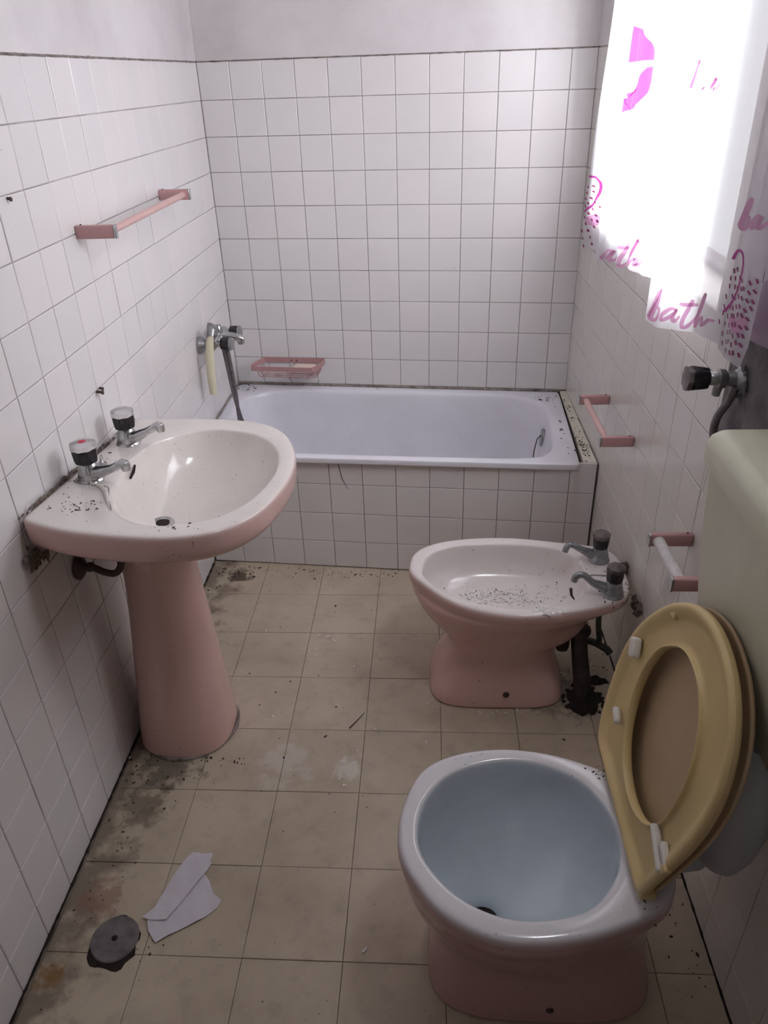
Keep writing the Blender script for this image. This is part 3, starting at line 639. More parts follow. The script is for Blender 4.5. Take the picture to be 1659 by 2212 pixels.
# outlet pipe and its broken hole in the floor
pp = thing('waste_pipe', 'black corroded waste pipe standing in a broken floor hole behind the bidet', 'pipe', (1.295, 1.70, 0))
MB().tube([(1.298, 1.705, -0.01), (1.296, 1.715, 0.05), (1.287, 1.752, 0.13), (1.283, 1.775, 0.185), (1.283, 1.78, 0.205)], [0.027, 0.026, 0.024, 0.024, 0.030], 16).build('pipe', M_PIPED, pp, True)
MB().lathe([(0.034, 0.0), (0.036, 0.006), (0.034, 0.016), (0.028, 0.022)], (1.283, 1.778, 0.188), (0, 0.1, 1), 18).build('collar', M_PIPED, pp, True)
MB().tube([(1.235, 1.765, 0.19), (1.235, 1.763, 0.150), (1.235, 1.76, 0.138)], [0.022, 0.021, 0.017], 14).build('trap_cup', M_PIPED, pp, True)
def ragged(name, c, rx, ry, mat, z0=0.0006, n=34, seed=1, amp=0.22, h=0.0014, parent=None):
    random.seed(seed); mb = MB(); top = []; bot = []
    for k in range(n):
        a = 2*PI*k/n; rr = 1+amp*noise.noise(Vector((math.cos(a)*2.1, math.sin(a)*2.1, seed*1.7)))*2
        top.append(Vector((c[0]+rx*rr*math.cos(a)*0.97, c[1]+ry*rr*math.sin(a)*0.97, z0+h))); bot.append(Vector((c[0]+rx*rr*math.cos(a), c[1]+ry*rr*math.sin(a), z0-0.003)))
    mb.rings([bot, top], True); return mb.build(name, mat, parent)
hl = ragged('floor_hole', (1.300, 1.692), 0.052, 0.054, M_HOLE, seed=5)
tag(hl, 'black ragged hole broken into the floor around the waste pipe', 'hole')
mb = MB(); random.seed(3)
for k in range(26):
    a = random.uniform(0, 2*PI); r_ = random.uniform(0.045, 0.062); mb.bm(blob((1.300+r_*math.cos(a), 1.692+r_*1.05*math.sin(a), 0.003), random.uniform(.004, .010), k, (1, 1, .6), .6, 1))
for k in range(16): mb.bm(blob((1.352+random.gauss(0, .022), 1.775+random.gauss(0, .012), 0.003), random.uniform(.004, .012), k+40, (1.2, 1, .6), .6, 1))
tag(mb.build('rubble', M_HOLE, None, True), 'dark broken mortar crumbs around the floor hole behind the bidet', 'rubble', None, 'stuff')
gp = thing('water_hose', 'greenish bent water pipe hanging down behind the bidet', 'pipe', (1.36, 1.80, 0.12))
MB().tube(catmull([(1.352, 1.80, 0.352), (1.352, 1.80, 0.30), (1.342, 1.80, 0.24), (1.345, 1.80, 0.19), (1.352, 1.80, 0.150), (1.352, 1.80, 0.128)], 5, False), 0.0085, 12).build('pipe', M_GREEN, gp, True)
MB().tube([(1.318, 1.835, 0.115), (1.345, 1.81, 0.122), (1.375, 1.785, 0.118), (1.384, 1.778, 0.108)], [0.012, 0.011, 0.0115, 0.012], 12).build('tee_fitting', M_GREEN, gp, True)
mb = MB(); random.seed(11)
for k in range(15): mb.bm(blob((xr(1.7)-0.004+random.uniform(-.006, .0), 1.716+random.gauss(0, .014), .340+random.gauss(0, .013)), random.uniform(.006, .014), k, (1, 1, 1), .6, 1))
tag(mb.build('wall_socket_hole', M_BROWN, None, True), 'larger brown crumbled pipe hole in the right wall, nearer of two beside the bidet', 'wall hole')
mb = MB()
for k in range(9): mb.bm(blob((xr(1.87)-0.004+random.uniform(-.005, .0), 1.868+random.gauss(0, .009), .352+random.gauss(0, .012)), random.uniform(.005, .011), k+30, (1, 1, 1.2), .6, 1))
tag(mb.build('wall_socket_hole', M_BROWN, None, True), 'smaller brown crumbled pipe hole in the right wall, behind the bidet taps', 'wall hole')

# ---------------------------------------------------------------- toilet
toi = thing('toilet', 'pink toilet with grey-white rim and bluish bowl in the right foreground', 'toilet', (1.05, 0.93, 0))
to = catmull([(.778, .932), (.787, 1.000), (.823, 1.083), (.892, 1.128), (.99, 1.147), (1.087, 1.137), (1.16, 1.112), (1.205, 1.088), (1.262, 1.045), (1.285, .99), (1.288, .925), (1.283, .865), (1.262, .812), (1.230, .788), (1.188, .768), (1.11, .740), (1.016, .725), (.934, .734), (.857, .776), (.809, .836), (.786, .880)], 6)
ti = catmull([(.818, .933), (.829, .996), (.871, 1.06), (.939, 1.097), (1.017, 1.110), (1.091, 1.094), (1.15, 1.055), (1.184, .995), (1.193, .934), (1.183, .876), (1.149, .822), (1.103, .786), (1.038, .770), (.976, .771), (.914, .793), (.867, .83), (.829, .882)], 6)
tcn = (1.01, 0.935)
TO = polar(to, tcn, ANG); TI = polar(ti, tcn, ANG); ZR = 0.390
def ST(x0, x1, y0, y1, p=2.2): return polar(se(x0, x1, y0, y1, p), tcn, ANG)
def tb(k, t, z, hc=(0.945, 0.905)): c = Vector(tcn).lerp(Vector(hc), t); return ([c+(q-Vector(tcn))*k for q in TI], z, 1)
rg = [(ST(.836, 1.292, .793, 1.067, 3.4), 0.0, 0), (ST(.836, 1.292, .793, 1.067, 3.4), 0.003, 0), (ST(.836, 1.292, .793, 1.067, 3.3), 0.012, 0), (ST(.840, 1.288, .797, 1.063, 2.9), 0.05, 0), (ST(.850, 1.280, .804, 1.056, 2.7), 0.09, 0), (ST(.852, 1.278, .806, 1.054, 2.4), 0.125, 0), (ST(.838, 1.278, .802, 1.062, 2.2), 0.155, 0),
      (ST(.814, 1.280, .788, 1.082, 2.1), 0.195, 0), (ST(.796, 1.283, .768, 1.105, 2.05), 0.245, 0), (ST(.787, 1.285, .748, 1.125, 2.0), 0.295, 0), (inset(TO, tcn, 0.005), 0.335, 0), (inset(TO, tcn, 0.001), 0.350, 0.0),
      (TO, ZR-0.022, 0.0), (inset(TO, tcn, 0.001), ZR-0.008, 0.6), (inset(TO, tcn, 0.007), ZR-0.001, 1), (inset(TO, tcn, 0.014), ZR, 1),
      (inset(TI, tcn, -0.008), ZR, 1), (inset(TI, tcn, -0.002), ZR-0.003, 1), (inset(TI, tcn, 0.001), ZR-0.010, 1),
      (inset(TI, tcn, 0.002), ZR-0.035, 1), tb(.975, 0, ZR-0.075), tb(.92, .05, ZR-0.125), tb(.80, .2, ZR-0.165), tb(.60, .45, ZR-0.192), tb(.38, .72, ZR-0.212), tb(.20, .95, ZR-0.228), tb(.165, 1.0, ZR-0.25), tb(.15, 1.0, ZR-0.31)]
loft('toilet_body', rg, [M_TOILET, M_BOWL], toi, None, True, True, 1, 17)
MB().lathe([(0.036, 0), (0.0, 0.001)], (0.945, 0.905, ZR-0.24), (0, 0, 1), 20).build('trap_water', M_HOLE, toi, True)
MB().lathe([(0.008, 0.0), (0.007, 0.003), (0.0, 0.005)], (1.075, 0.797, 0.045), (0, -1, 0), 12).build('screw_head', M_RUST, toi, True)
# seat and lid, tipped up against the cistern
th = math.radians(11); ES = Vector((math.sin(th), 0, math.cos(th))); EY = Vector((0, 1, 0)); EN = Vector((math.cos(th), 0, -math.sin(th))); SO_ = Vector((1.200, 0, 0.408))
def sp_(y, s, d): return SO_ + EY*y + ES*s + EN*d
s_out = [(1.150, -.004), (1.170, .012), (1.192, .060), (1.206, .127), (1.211, .200), (1.200, .257), (1.174, .315), (1.128, .381), (1.074, .430), (1.025, .458), (.965, .473), (.905, .468), (.850, .448), (.800, .408), (.770, .360), (.754, .305), (.752, .244), (.762, .170), (.782, .085), (.803, .006), (.812, -.005), (.90, -.006), (1.0, -.006), (1.10, -.006)]
s_in = [(1.052, .347), (1.080, .318), (1.097, .280), (1.105, .232), (1.100, .182), (1.083, .134), (1.055, .094), (1.018, .068), (.975, .058), (.938, .061), (.902, .075), (.870, .102), (.848, .140), (.838, .186), (.838, .232), (.847, .275), (.865, .315), (.892, .349), (.933, .375), (.985, .381), (1.022, .370)]
scn = (0.98, 0.225)
SOU = polar(catmull(s_out, 4), scn, ANG); SIN = polar(catmull(s_in, 4), scn, ANG)
zfS = lambda x, y, z: sp_(x, y, z)
mid = lambda t: [a_.lerp(b_, t) for a_, b_ in zip(SOU, SIN)]
rg = [(SOU, 0.0, 0), (inset(SOU, scn, 0.003), -0.006, 0), (inset(SOU, scn, 0.010), -0.007, 0), (inset(SOU, scn, 0.018), -0.004, 0), (inset(SOU, scn, 0.028), 0.004, 0), (inset(SOU, scn, 0.034), 0.006, 0), (mid(0.5), 0.007, 0), (mid(0.92), 0.006, 0), (mid(0.945), 0.004, 0), (mid(0.955), -0.003, 0), (mid(0.985), -0.0045, 0), (SIN, -0.002, 0), (inset(SIN, scn, 0.002), 0.004, 0), (SIN, 0.014, 0), (mid(0.9), 0.019, 0), (mid(0.5), 0.022, 0), (mid(0.12), 0.018, 0), (SOU, 0.010, 0)]
rg.append(rg[0])
seat_t = loft('seat', rg, [M_SEAT], toi, zfS, False, False, 1); seat_t['label'] = 'yellowed plastic seat tipped up, underside with white buffers showing'
def bbox_on(y, s, ly, ls, ang, d0, d1, name, par_, mat, bev=0.004):
    mb = MB(); mb.box((-ly/2, -ls/2, d0), (ly/2, ls/2, d1), bev); ca, sa = math.cos(ang), math.sin(ang)
    mb.v = [sp_(y + v.x*ca - v.y*sa, s + v.x*sa + v.y*ca, v.z) for v in mb.v]; return mb.build(name, mat, par_, True)
bbox_on(1.163, 0.248, 0.040, 0.026, 1.0, -0.015, 0.003, 'buffer', seat_t, M_BUFFER, 0.006)
bbox_on(1.123, 0.104, 0.036, 0.013, 0.35, -0.012, 0.003, 'buffer', seat_t, M_BUFFER, 0.006)
bbox_on(1.094, 0.392, 0.030, 0.018, -0.12, -0.004, 0.006, 'buffer', seat_t, M_SEAT, 0.004)
bbox_on(.817, 0.113, 0.078, 0.009, 0.33, -0.014, 0.003, 'buffer', seat_t, M_BUFFER, 0.005)
bbox_on(.798, 0.122, 0.040, 0.012, 0.33, -0.008, 0.004, 'buffer', seat_t, M_BUFFER, 0.003)
bbox_on(.778, 0.112, 0.014, 0.018, 0.40, -0.009, 0.004, 'buffer', seat_t, M_SEAT, 0.003)
bbox_on(.980, -0.010, 0.345, 0.016, 0.0, 0.004, 0.034, 'hinge_bar', seat_t, M_SEAT, 0.005)
LO = [Vector(((q.x-.98)*0.985+.988, (q.y-0.225)*0.985+0.222)) for q in SOU]
rg = [(inset(LO, scn, 0.022), 0.036, 0), (inset(LO, scn, 0.012), 0.031, 0), (inset(LO, scn, 0.003), 0.029, 0), (LO, 0.030, 0), (LO, 0.036, 0), (inset(LO, scn, 0.010), 0.043, 0), (inset(LO, scn, 0.06), 0.046, 0)]
rg = [(scaled(LO, scn, 0.25), 0.036, 0), (scaled(LO, scn, 0.7), 0.036, 0)] + rg + [(scaled(LO, scn, 0.3), 0.048, 0)]
lid_t = loft('lid', rg, [M_SEATLID], toi, zfS, True, True, 1); lid_t['label'] = 'yellowed lid standing behind the raised seat'

# ---------------------------------------------------------------- cistern
cis = thing('cistern', 'cream plastic cistern on the right wall above the toilet', 'cistern', (1.36, 0.95, 0.70))
def tank_ring(x0, y0, y1, z, r=0.02):
    P = [(x0, y0), (xr(y0)-0.004, y0), (xr(y1)-0.004, y1), (x0, y1)]; out = []
    for i in range(4):
        p, q, s_ = Vector(P[i-1]), Vector(P[i]), Vector(P[(i+1) % 4]); u, v = (p-q).normalized(), (s_-q).normalized(); rr = r if i in (0, 3) else 0.004
        for k in range(7): t = k/6; out.append(q+u*rr*(1-t)**2+v*rr*t**2)
    return [Vector((a_.x, a_.y, z)) for a_ in out]
mb = MB(); mb.rings([tank_ring(1.362, .790, 1.130, .700, .03), tank_ring(1.350, .770, 1.156, .708, .03), tank_ring(1.341, .758, 1.172, .73, .028), tank_ring(1.332, .748, 1.178, .82, .025), tank_ring(1.320, .740, 1.182, .95, .025), tank_ring(1.313, .736, 1.184, 1.058, .025)], True)
mb.build('tank', M_CREAM, cis, True)
mb = MB(); mb.rings([tank_ring(1.306, .728, 1.189, 1.050, .026), tank_ring(1.302, .724, 1.193, 1.054, .028), tank_ring(1.302, .724, 1.193, 1.086, .028), tank_ring(1.306, .728, 1.189, 1.099, .028), tank_ring(1.314, .736, 1.181, 1.108, .026), tank_ring(1.326, .748, 1.169, 1.112, .022)], True)
mb.build('tank_lid', M_CREAM, cis, True)
M_WHITEP = mat_plain('bluish_white_plastic', (0.50, 0.53, 0.57), (0.44, 0.46, 0.50), 0.3)
mb = MB(); rg = []
for (z, k) in ((.712, .75), (.66, .95), (.60, 1.02), (.52, 1.0), (.45, .86), (.40, .64), (.375, .4), (.365, .15)):
    c_ = Vector((1.362, 0.905)); rg.append([Vector((min(c_.x+0.062*k*math.cos(t), xr(0.9)-0.003), c_.y+0.085*k*math.sin(t), z)) for t in ANG[::3]])
mb.rings(rg, True); mb.build('flush_bend', M_WHITEP, cis, True)
mb = MB(); mb.tube([(1.355, 0.915, 0.42), (1.33, 0.92, 0.36), (1.29, 0.925, 0.34), (1.26, 0.93, 0.335)], [0.03, 0.028, 0.026, 0.026], 16); mb.build('flush_pipe', M_WHITEP, cis, True)

# ---------------------------------------------------------------- stop valve and hose on the cement patch
va = thing('stop_valve', 'corroded stop valve with black and clear knob on bare cement above the cistern', 'valve', (1.42, 1.385, 1.12))
vy, vz = 1.385, 1.120; wx = xr(vy)
MB().lathe([(0.024, -0.004), (0.026, 0.002), (0.022, 0.008), (0.014, 0.013), (0.013, 0.028), (0.018, 0.032), (0.019, 0.044), (0.013, 0.048), (0.0125, 0.060), (0.010, 0.066)], (wx, vy, vz), (-1, 0, 0.03), 24).build('valve_body', M_CHROMED, va, True)
MB().lathe([(0.013, 0.060), (0.0195, 0.064), (0.021, 0.072), (0.0235, 0.094), (0.023, 0.0955)], (wx, vy, vz), (-1, 0, 0.03), 48, 8, 0.05).build('knob', M_BLACK, va, True)
MB().lathe([(0.0235, 0.0955), (0.0245, 0.098), (0.0225, 0.104), (0.012, 0.1055), (0.0, 0.106)], (wx, vy, vz), (-1, 0, 0.03), 48, 8, 0.05).build('knob_cap', M_SMOKE, va, True)
MB().tube([(wx-.04, vy, vz-.006), (wx-.042, vy+.002, vz-.032)], [0.010, 0.008], 12).build('outlet', M_CHROMED, va, True)
mb = MB(); mb.tube(catmull([(wx-.012, vy-.012, vz-.012), (wx-.018, vy-.005, vz-.045), (wx-.030, vy+.002, vz-.08), (wx-.030, vy+.0, vz-.12), (wx-.02, vy-.03, vz-.17), (wx-.014, vy-.10, vz-.25)], 8, False), 0.0075, 12); mb.build('supply_hose', M_HOSE, va, True)
mb = MB(); random.seed(5)
for k in range(10): mb.bm(blob((wx-.004, vy+random.uniform(-.03, .03), vz+random.uniform(-.035, .03)), random.uniform(.005, .011), k, (.6, 1, 1), .5, 1))
mb.build('mortar_ring', M_CEMENT, va, True)

# ---------------------------------------------------------------- towel rails
def rail(label, side, y0, y1, z, L, rodmat, group, ext=0.0, rr=0.0095):
    X0 = (lambda y: xl(y)) if side > 0 else (lambda y: xr(y))
    t = thing('towel_rail', label, 'towel rail', (X0((y0+y1)/2), (y0+y1)/2, z), group)
    for y in (y0, y1):
        x = X0(y); a, b = sorted((x+side*0.0005, x+side*L))
        mb = MB(); mb.box((a, y-0.008, z-0.0155), (b, y+0.008, z+0.0155), 0.004); mb.build('bracket', M_PINKBAR, t, True)
        a, b = sorted((x+side*(L-0.001), x+side*(L+0.0035)))
        mb = MB(); mb.box((a, y-0.0085, z-0.016), (b, y+0.0085, z+0.016), 0.0015); mb.build('end_cap', M_CHROME, t, True)
        mb = MB(); mb.bm(blob((x+side*0.014, y, z+0.0165), 0.0028, 3, (1, 1, .8), .2, 1)); mb.build('screw', M_RUST, t, True)
    xx = lambda y: X0(y)+side*(L-0.018)
    mb = MB(); mb.tube([(xx(y0), y0+0.006, z-0.001), (xx(y1), y1-0.006, z-0.001)], rr, 18); mb.build('rod', rodmat, t, True)
    return t
rail('long pink towel rail high on the left wall above the washbasin', 1, 1.855, 2.490, 1.331, 0.095, M_PINKROD, 'pink towel rails on the walls')
rail('pink towel rail on the right wall, the one beside the bathtub corner', -1, 1.980, 2.296, 0.716, 0.093, M_PINKROD, 'pink towel rails on the walls')
rail('short pink towel rail with chalky white rod, beside the cream cistern', -1, 1.283, 1.453, 0.720, 0.094, M_WHITEROD, 'pink towel rails on the walls', 0, 0.013)

# ---------------------------------------------------------------- bath mixer with hand shower
mx_ = thing('bath_mixer', 'chrome bath mixer tap with black knobs on the left wall over the bathtub', 'tap', (0.0, 2.73, 0.80))
MZ = 0.803
for y in (2.650, 2.800):
    MB().lathe([(0.031, 0.0), (0.032, 0.004), (0.029, 0.014), (0.020, 0.024), (0.013, 0.028), (0.013, 0.052)], (xl(y), y, MZ+(0.004 if y > 2.7 else -0.004)), (1, 0, 0), 26).build('wall_flange', M_CHROMED, mx_, True)
mb = MB(); mb.tube([(0.054, 2.632, MZ), (0.054, 2.66, MZ), (0.056, 2.725, MZ), (0.054, 2.79, MZ), (0.054, 2.818, MZ)], [0.017, 0.020, 0.023, 0.020, 0.017], 20)
mb.tube([(0.058, 2.725, MZ+.004), (0.085, 2.722, MZ+.008), (0.120, 2.720, MZ+.004), (0.140, 2.719, MZ-.002), (0.150, 2.718, MZ-.006)], [0.021, 0.017, 0.0145, 0.0145, 0.009], 18)
mb.lathe([(0.012, 0), (0.013, 0.003), (0.013, 0.02)], (0.139, 2.719, MZ-0.022), (0, 0, 1), 18)
mb.lathe([(0.016, 0.0), (0.016, 0.030), (0.013, 0.034), (0.013, 0.038)], (0.056, 2.725, MZ+0.012), (0, 0, 1), 20)
mb.build('mixer_body', M_CHROME, mx_, True)
for y in (2.652, 2.798):
    d = (1, -0.05, 0.0)
    MB().lathe([(0.013, 0.014), (0.014, 0.02), (0.0125, 0.028)], (0.054, y, MZ), d, 18).build('stem', M_CHROME, mx_, True)
    MB().lathe([(0.013, 0.026), (0.0205, 0.029), (0.0225, 0.036), (0.0225, 0.058), (0.022, 0.060)], (0.054, y, MZ), d, 40, 8, 0.05).build('knob', M_BLACK, mx_, True)
    MB().lathe([(0.022, 0.060), (0.0235, 0.062), (0.0225, 0.070), (0.012, 0.074), (0.0, 0.0745)], (0.054, y, MZ), d, 40, 8, 0.06).build('knob_cap', M_CLEAR, mx_, True)
mb = MB(); mb.tube([(0.052, 2.70, MZ+.012), (0.053, 2.69, MZ+.034), (0.056, 2.672, MZ+.040)], [0.008, 0.009, 0.010], 12); mb.build('shower_hook', M_CHROMED, mx_, True)
hs = thing('hand_shower', 'ivory plastic shower handle hanging from the bath mixer', 'shower handle', (0.045, 2.64, 0.63))
mb = MB(); mb.tube([(0.062, 2.612, 0.846), (0.055, 2.606, 0.825), (0.049, 2.600, 0.773), (0.046, 2.591, 0.700), (0.048, 2.581, 0.642), (0.048, 2.580, 0.636)], [0.009, 0.0135, 0.0155, 0.0155, 0.0145, 0.012], 18); mb.build('handle', M_HANDLE, hs, True)
mb = MB(); mb.tube([(0.056, 2.668, 0.845), (0.062, 2.645, 0.862), (0.064, 2.622, 0.860), (0.062, 2.610, 0.842)], [0.011, 0.012, 0.012, 0.011], 12); mb.build('neck', M_CHROMED, hs, True)
ho = thing('shower_hose', 'grey shower hose dropping in two strands from the mixer into the bathtub', 'hose', (0.09, 2.69, 0.3))
MB().tube(catmull([(0.085, 2.665, 0.775), (0.088, 2.675, 0.70), (0.092, 2.69, 0.60), (0.104, 2.70, 0.50), (0.118, 2.71, 0.42), (0.125, 2.72, 0.30), (0.14, 2.74, 0.17)], 8, False), 0.0072, 10).build('hose_strand', M_HOSE, ho, True)
MB().tube(catmull([(0.098, 2.670, 0.772), (0.100, 2.678, 0.70), (0.101, 2.69, 0.60), (0.098, 2.70, 0.50), (0.100, 2.71, 0.42), (0.12, 2.73, 0.30), (0.17, 2.76, 0.16)], 8, False), 0.0072, 10).build('hose_strand', M_HOSE, ho, True)

# ---------------------------------------------------------------- soap basket and soap
sbk = thing('soap_basket', 'pink wire soap basket on the back wall above the bathtub', 'soap basket', (0.24, 3.06, 0.55))
def bp(u, v, z): # u along the wall, v out of the wall
    q = Vector((0, yb(0), 0)) + bu*u + bn*v; return Vector((q.x, q.y, z))
U0, U1, V1, ZB = 0.135, 0.397, 0.122, 0.588
def strip(pts, h, t=0.0035):
    mb = MB()
    for i in range(len(pts)-1):
        a, b = Vector(pts[i]), Vector(pts[i+1]); d = (b-a).normalized(); n = Vector((-d.y, d.x, 0))*t/2
        mb.add([a-n, b-n, b+n, a+n, a-n+Vector((0, 0, h)), b-n+Vector((0, 0, h)), b+n+Vector((0, 0, h)), a+n+Vector((0, 0, h))], [(0, 1, 2, 3), (4, 7, 6, 5), (0, 4, 5, 1), (1, 5, 6, 2), (2, 6, 7, 3), (3, 7, 4, 0)])
    return mb
outl = [bp(U0+.012, .004, ZB-.012), bp(U0-.012, .035, ZB-.012), bp(U0-.03, V1-.025, ZB-.012), bp(U0-.022, V1, ZB-.012), bp(U0+.10, V1+.002, ZB-.012)]
mb = strip([bp(U0, .005, ZB-.010), bp(U0-.020, .05, ZB-.010), bp(U0-.030, V1-.02, ZB-.010), bp(U0-.024, V1, ZB-.010), bp(U1-.03, V1+.004, ZB-.010), bp(U1-.012, V1-.02, ZB-.010), bp(U1, .05, ZB-.010), bp(U1, .005, ZB-.010), bp(U0, .005, ZB-.010)], 0.020)
mb.build('rim', M_SOAPB, sbk)
for k, v in enumerate((0.028, 0.050, 0.072, 0.094)):
    e = 0.02*(v/V1); zb_ = ZB-0.044
    mb = MB(); mb.tube([bp(U0+0.006-e, v, ZB-.008), bp(U0+.010-e, v, zb_+.006), bp(U0+.018-e, v, zb_), bp(U1-.024, v, zb_), bp(U1-.014, v, zb_+.006), bp(U1-.008, v, ZB-.008)], 0.0018, 6); mb.build('wire', M_SOAPB, sbk, True)
for u in (U0+.02, U0+.13, U1-.05):
    mb = MB(); mb.tube([bp(u, .008, ZB-.008), bp(u, .012, ZB-.040), bp(u, .02, ZB-.046), bp(u, V1-.012, ZB-.046), bp(u, V1-.002, ZB-.040), bp(u, V1, ZB-.006)], 0.0018, 6); mb.build('wire', M_SOAPB, sbk, True)
for k in range(2): 
    mb = MB(); mb.tube([bp(U0+.075, V1+.004, ZB-.018-k*.010), bp(U0+.105, V1+.004, ZB-.018-k*.010)], 0.0016, 6); mb.build('wire', M_SOAPB, sbk, True)
for u in (U0+.118, U0+.142):
    mb = MB(); mb.bm(blob(bp(u, .009, ZB), .0035, 1, (1, 1, 1), .2, 1)); mb.build('screw', M_RUST, sbk, True)
mb = MB(); mb.box((-.048, -.026, -.011), (.048, .026, .011), 0.010); c_ = bp(U1-.075, .056, ZB-.014); R = Matrix.Rotation(-0.15, 3, 'Z')
mb.v = [R @ v + c_ for v in mb.v]
tag(mb.build('soap_bar', M_SOAP, None, True), 'pale dried bar of soap lying in the pink wire basket', 'soap')

# ---------------------------------------------------------------- printed curtain
TOPZ = 1.97
cur = thing('curtain', 'white plastic curtain printed with pink lettering and dashes, hanging over the window', 'curtain', (1.385, 2.1, 1.05))
def fold(y, amp, ph): return amp*math.sin(y*46+ph)
def panel(name, hem, X0, amp, ph, mat, slant=0.0, nz=24, per=5):
    """hem: (pixel x, pixel y) along the lower edge -> columns of the hanging cloth"""
    H = []
    for (px_, py_) in hem: q = atx(px_, py_, X0); H.append((q.y, q.z))
    cols = []
    for i in range(len(H)-1):
        for k in range(per): t = k/per; cols.append((H[i][0]*(1-t)+H[i+1][0]*t, H[i][1]*(1-t)+H[i+1][1]*t))
    cols.append(H[-1]); vs = []; fs = []
    for i, (y, z) in enumerate(cols):
        for j in range(nz+1):
            t = j/nz; zz = z + (TOPZ-z)*t; yy_ = y - slant*t*(1-i/len(cols))
            vs.append((X0 + fold(yy_, amp, ph), yy_, zz))
    n = nz+1
    for i in range(len(cols)-1):
        for j in range(nz): fs.append((i*n+j, (i+1)*n+j, (i+1)*n+j+1, i*n+j+1))
    o = mesh_obj(name, vs, fs, mat, cur, True)
    return o, (X0, amp, ph)
pA, fA = panel('curtain_panel', [(1252, 537), (1262, 535), (1285, 541), (1310, 545)], 1.392, 0.002, 0.4, M_CURT, 0.20)
pB, fB = panel('curtain_panel', [(1283, 558), (1300, 562), (1345, 572), (1370, 588), (1398, 598), (1425, 610)], 1.386, 0.004, 1.0, M_CURT)
pC, fC = panel('curtain_panel', [(1396, 690), (1412, 706), (1450, 712), (1500, 718), (1530, 732), (1556, 750)], 1.374, 0.003, 0.0, M_CURT)
pD, fD = panel('curtain_panel', [(1547, 752), (1560, 770), (1580, 782), (1597, 795), (1614, 750), (1625, 700), (1637, 650), (1644, 610), (1662, 600), (1720, 640)], 1.364, 0.003, 2.0, M_CURT)
pE, fE = panel('curtain_panel', [(1608, 730), (1630, 738), (1659, 755), (1700, 775), (1760, 800)], 1.398, 0.003, 2.0, M_CURTP)
def cpt(px_, py_, F, lift=0.0012):
    X0, amp, ph = F; q = atx(px_, py_, X0); q.x = X0 + fold(q.y, amp, ph) - lift; return q
def decal_poly(name, poly, F, parent, mat, lift=0.0012):
    P = [cpt(x, y, F, lift) for (x, y) in poly]; bm = bmesh.new(); vs = [bm.verts.new(q) for q in P]; bm.faces.new(vs)
    bmesh.ops.triangulate(bm, faces=bm.faces[:])
    for _ in range(2): bmesh.ops.subdivide_edges(bm, edges=[e for e in bm.edges if e.calc_length() > 0.006], cuts=3, use_grid_fill=True)
    for v in bm.verts: v.co.x = F[0] + fold(v.co.y, F[1], F[2]) - lift
    me = bpy.data.meshes.new(name); bm.to_mesh(me); bm.free(); me.materials.append(mat)
    o = bpy.data.objects.new(name, me); COL.objects.link(o); par(o, parent); return o
def stroke(mb, pts, wd, F, lift=0.0012, n=6, taper=True):
    """pixel polyline drawn as a flat ribbon on the cloth"""
    P = [Vector(q) for q in (catmull(pts, n, False) if len(pts) > 2 else pts)]
    L = []; Rr = []
    for i, q in enumerate(P):
        t = (P[min(i+1, len(P)-1)] - P[max(i-1, 0)]).normalized(); nn = Vector((-t.y, t.x))
        w_ = wd/2*(0.65+0.35*math.sin(PI*i/(len(P)-1)) if taper else 1)
        L.append(cpt(*(q+nn*w_), F, lift)); Rr.append(cpt(*(q-nn*w_), F, lift))
    vs = L+Rr; m_ = len(L); mb.add(vs, [(i, i+1, m_+i+1, m_+i) for i in range(m_-1)])
def letters(name, strokes, wd, F, parent, mat):
    for s in strokes:
        mb = MB(); stroke(mb, s, wd, F); mb.build(name, mat, parent)
def word_bath(x0, y0, k, sh, only='bath'):
    """cursive 'bath' as pen strokes; x0,y0 foot of the b, k px per unit, sh drop of the base line per px"""
    G = {'b': [[(0, 0), (10, -26), (20, -52), (27, -60), (25, -50), (14, -26), (4, -2), (6, 6), (14, 4), (20, -8), (22, -18), (16, -22)]],
         'a': [[(58, -18), (48, -22), (34, -10), (28, 0), (32, 4), (44, -4), (60, -22)], [(60, -22), (50, -4), (50, 4), (58, 2), (70, -8)]],
         't': [[(96, -46), (86, -22), (76, 0), (74, 14), (82, 14), (94, 0)], [(66, -34), (84, -34), (104, -36)]],
         'h': [[(94, 0), (110, -24), (122, -50), (124, -60), (118, -52), (108, -26), (98, 6), (96, 14)], [(96, 14), (108, -4), (116, -10), (116, 0), (114, 6), (122, 4), (132, -6), (142, -4)]]}
    out = []
    for ch in only:
        for s in G[ch]: out.append([(x0+k*x, y0+k*y+sh*k*x) for (x, y) in s])
    return out
# large word on the near panel, partial words elsewhere
letters('letter', word_bath(1402, 684, 1.0, 0.10), 8.5, fC, pC, M_PR_ROSE)
letters('letter', [s for s in word_bath(1278, 552, 0.82, 0.16)][1:], 7.5, fB, pB, M_PR_ROSE)
letters('letter', word_bath(1490, 190, 0.98, -0.0, 'ba'), 11, fC, pC, M_PR_ROSE)
letters('letter', word_bath(1596, 488, 0.95, -0.0, 'ba'), 11, fD, pD, M_PR_ROSE)
# half disc with a wavy white gap
decal_poly('print_disc', [(1373, 55), (1386, 63), (1398, 76), (1407, 92), (1413, 110), (1416, 130), (1400, 130), (1380, 132), (1359, 136)], fB, pB, M_PR_PINK)
decal_poly('print_disc', [(1413, 142), (1412, 155), (1409, 174), (1398, 199), (1382, 222), (1362, 237), (1341, 245), (1348, 202), (1350, 214), (1356, 216), (1359, 212), (1357, 203), (1372, 195), (1380, 181), (1388, 160), (1398, 146)], fB, pB, M_PR_PINK)
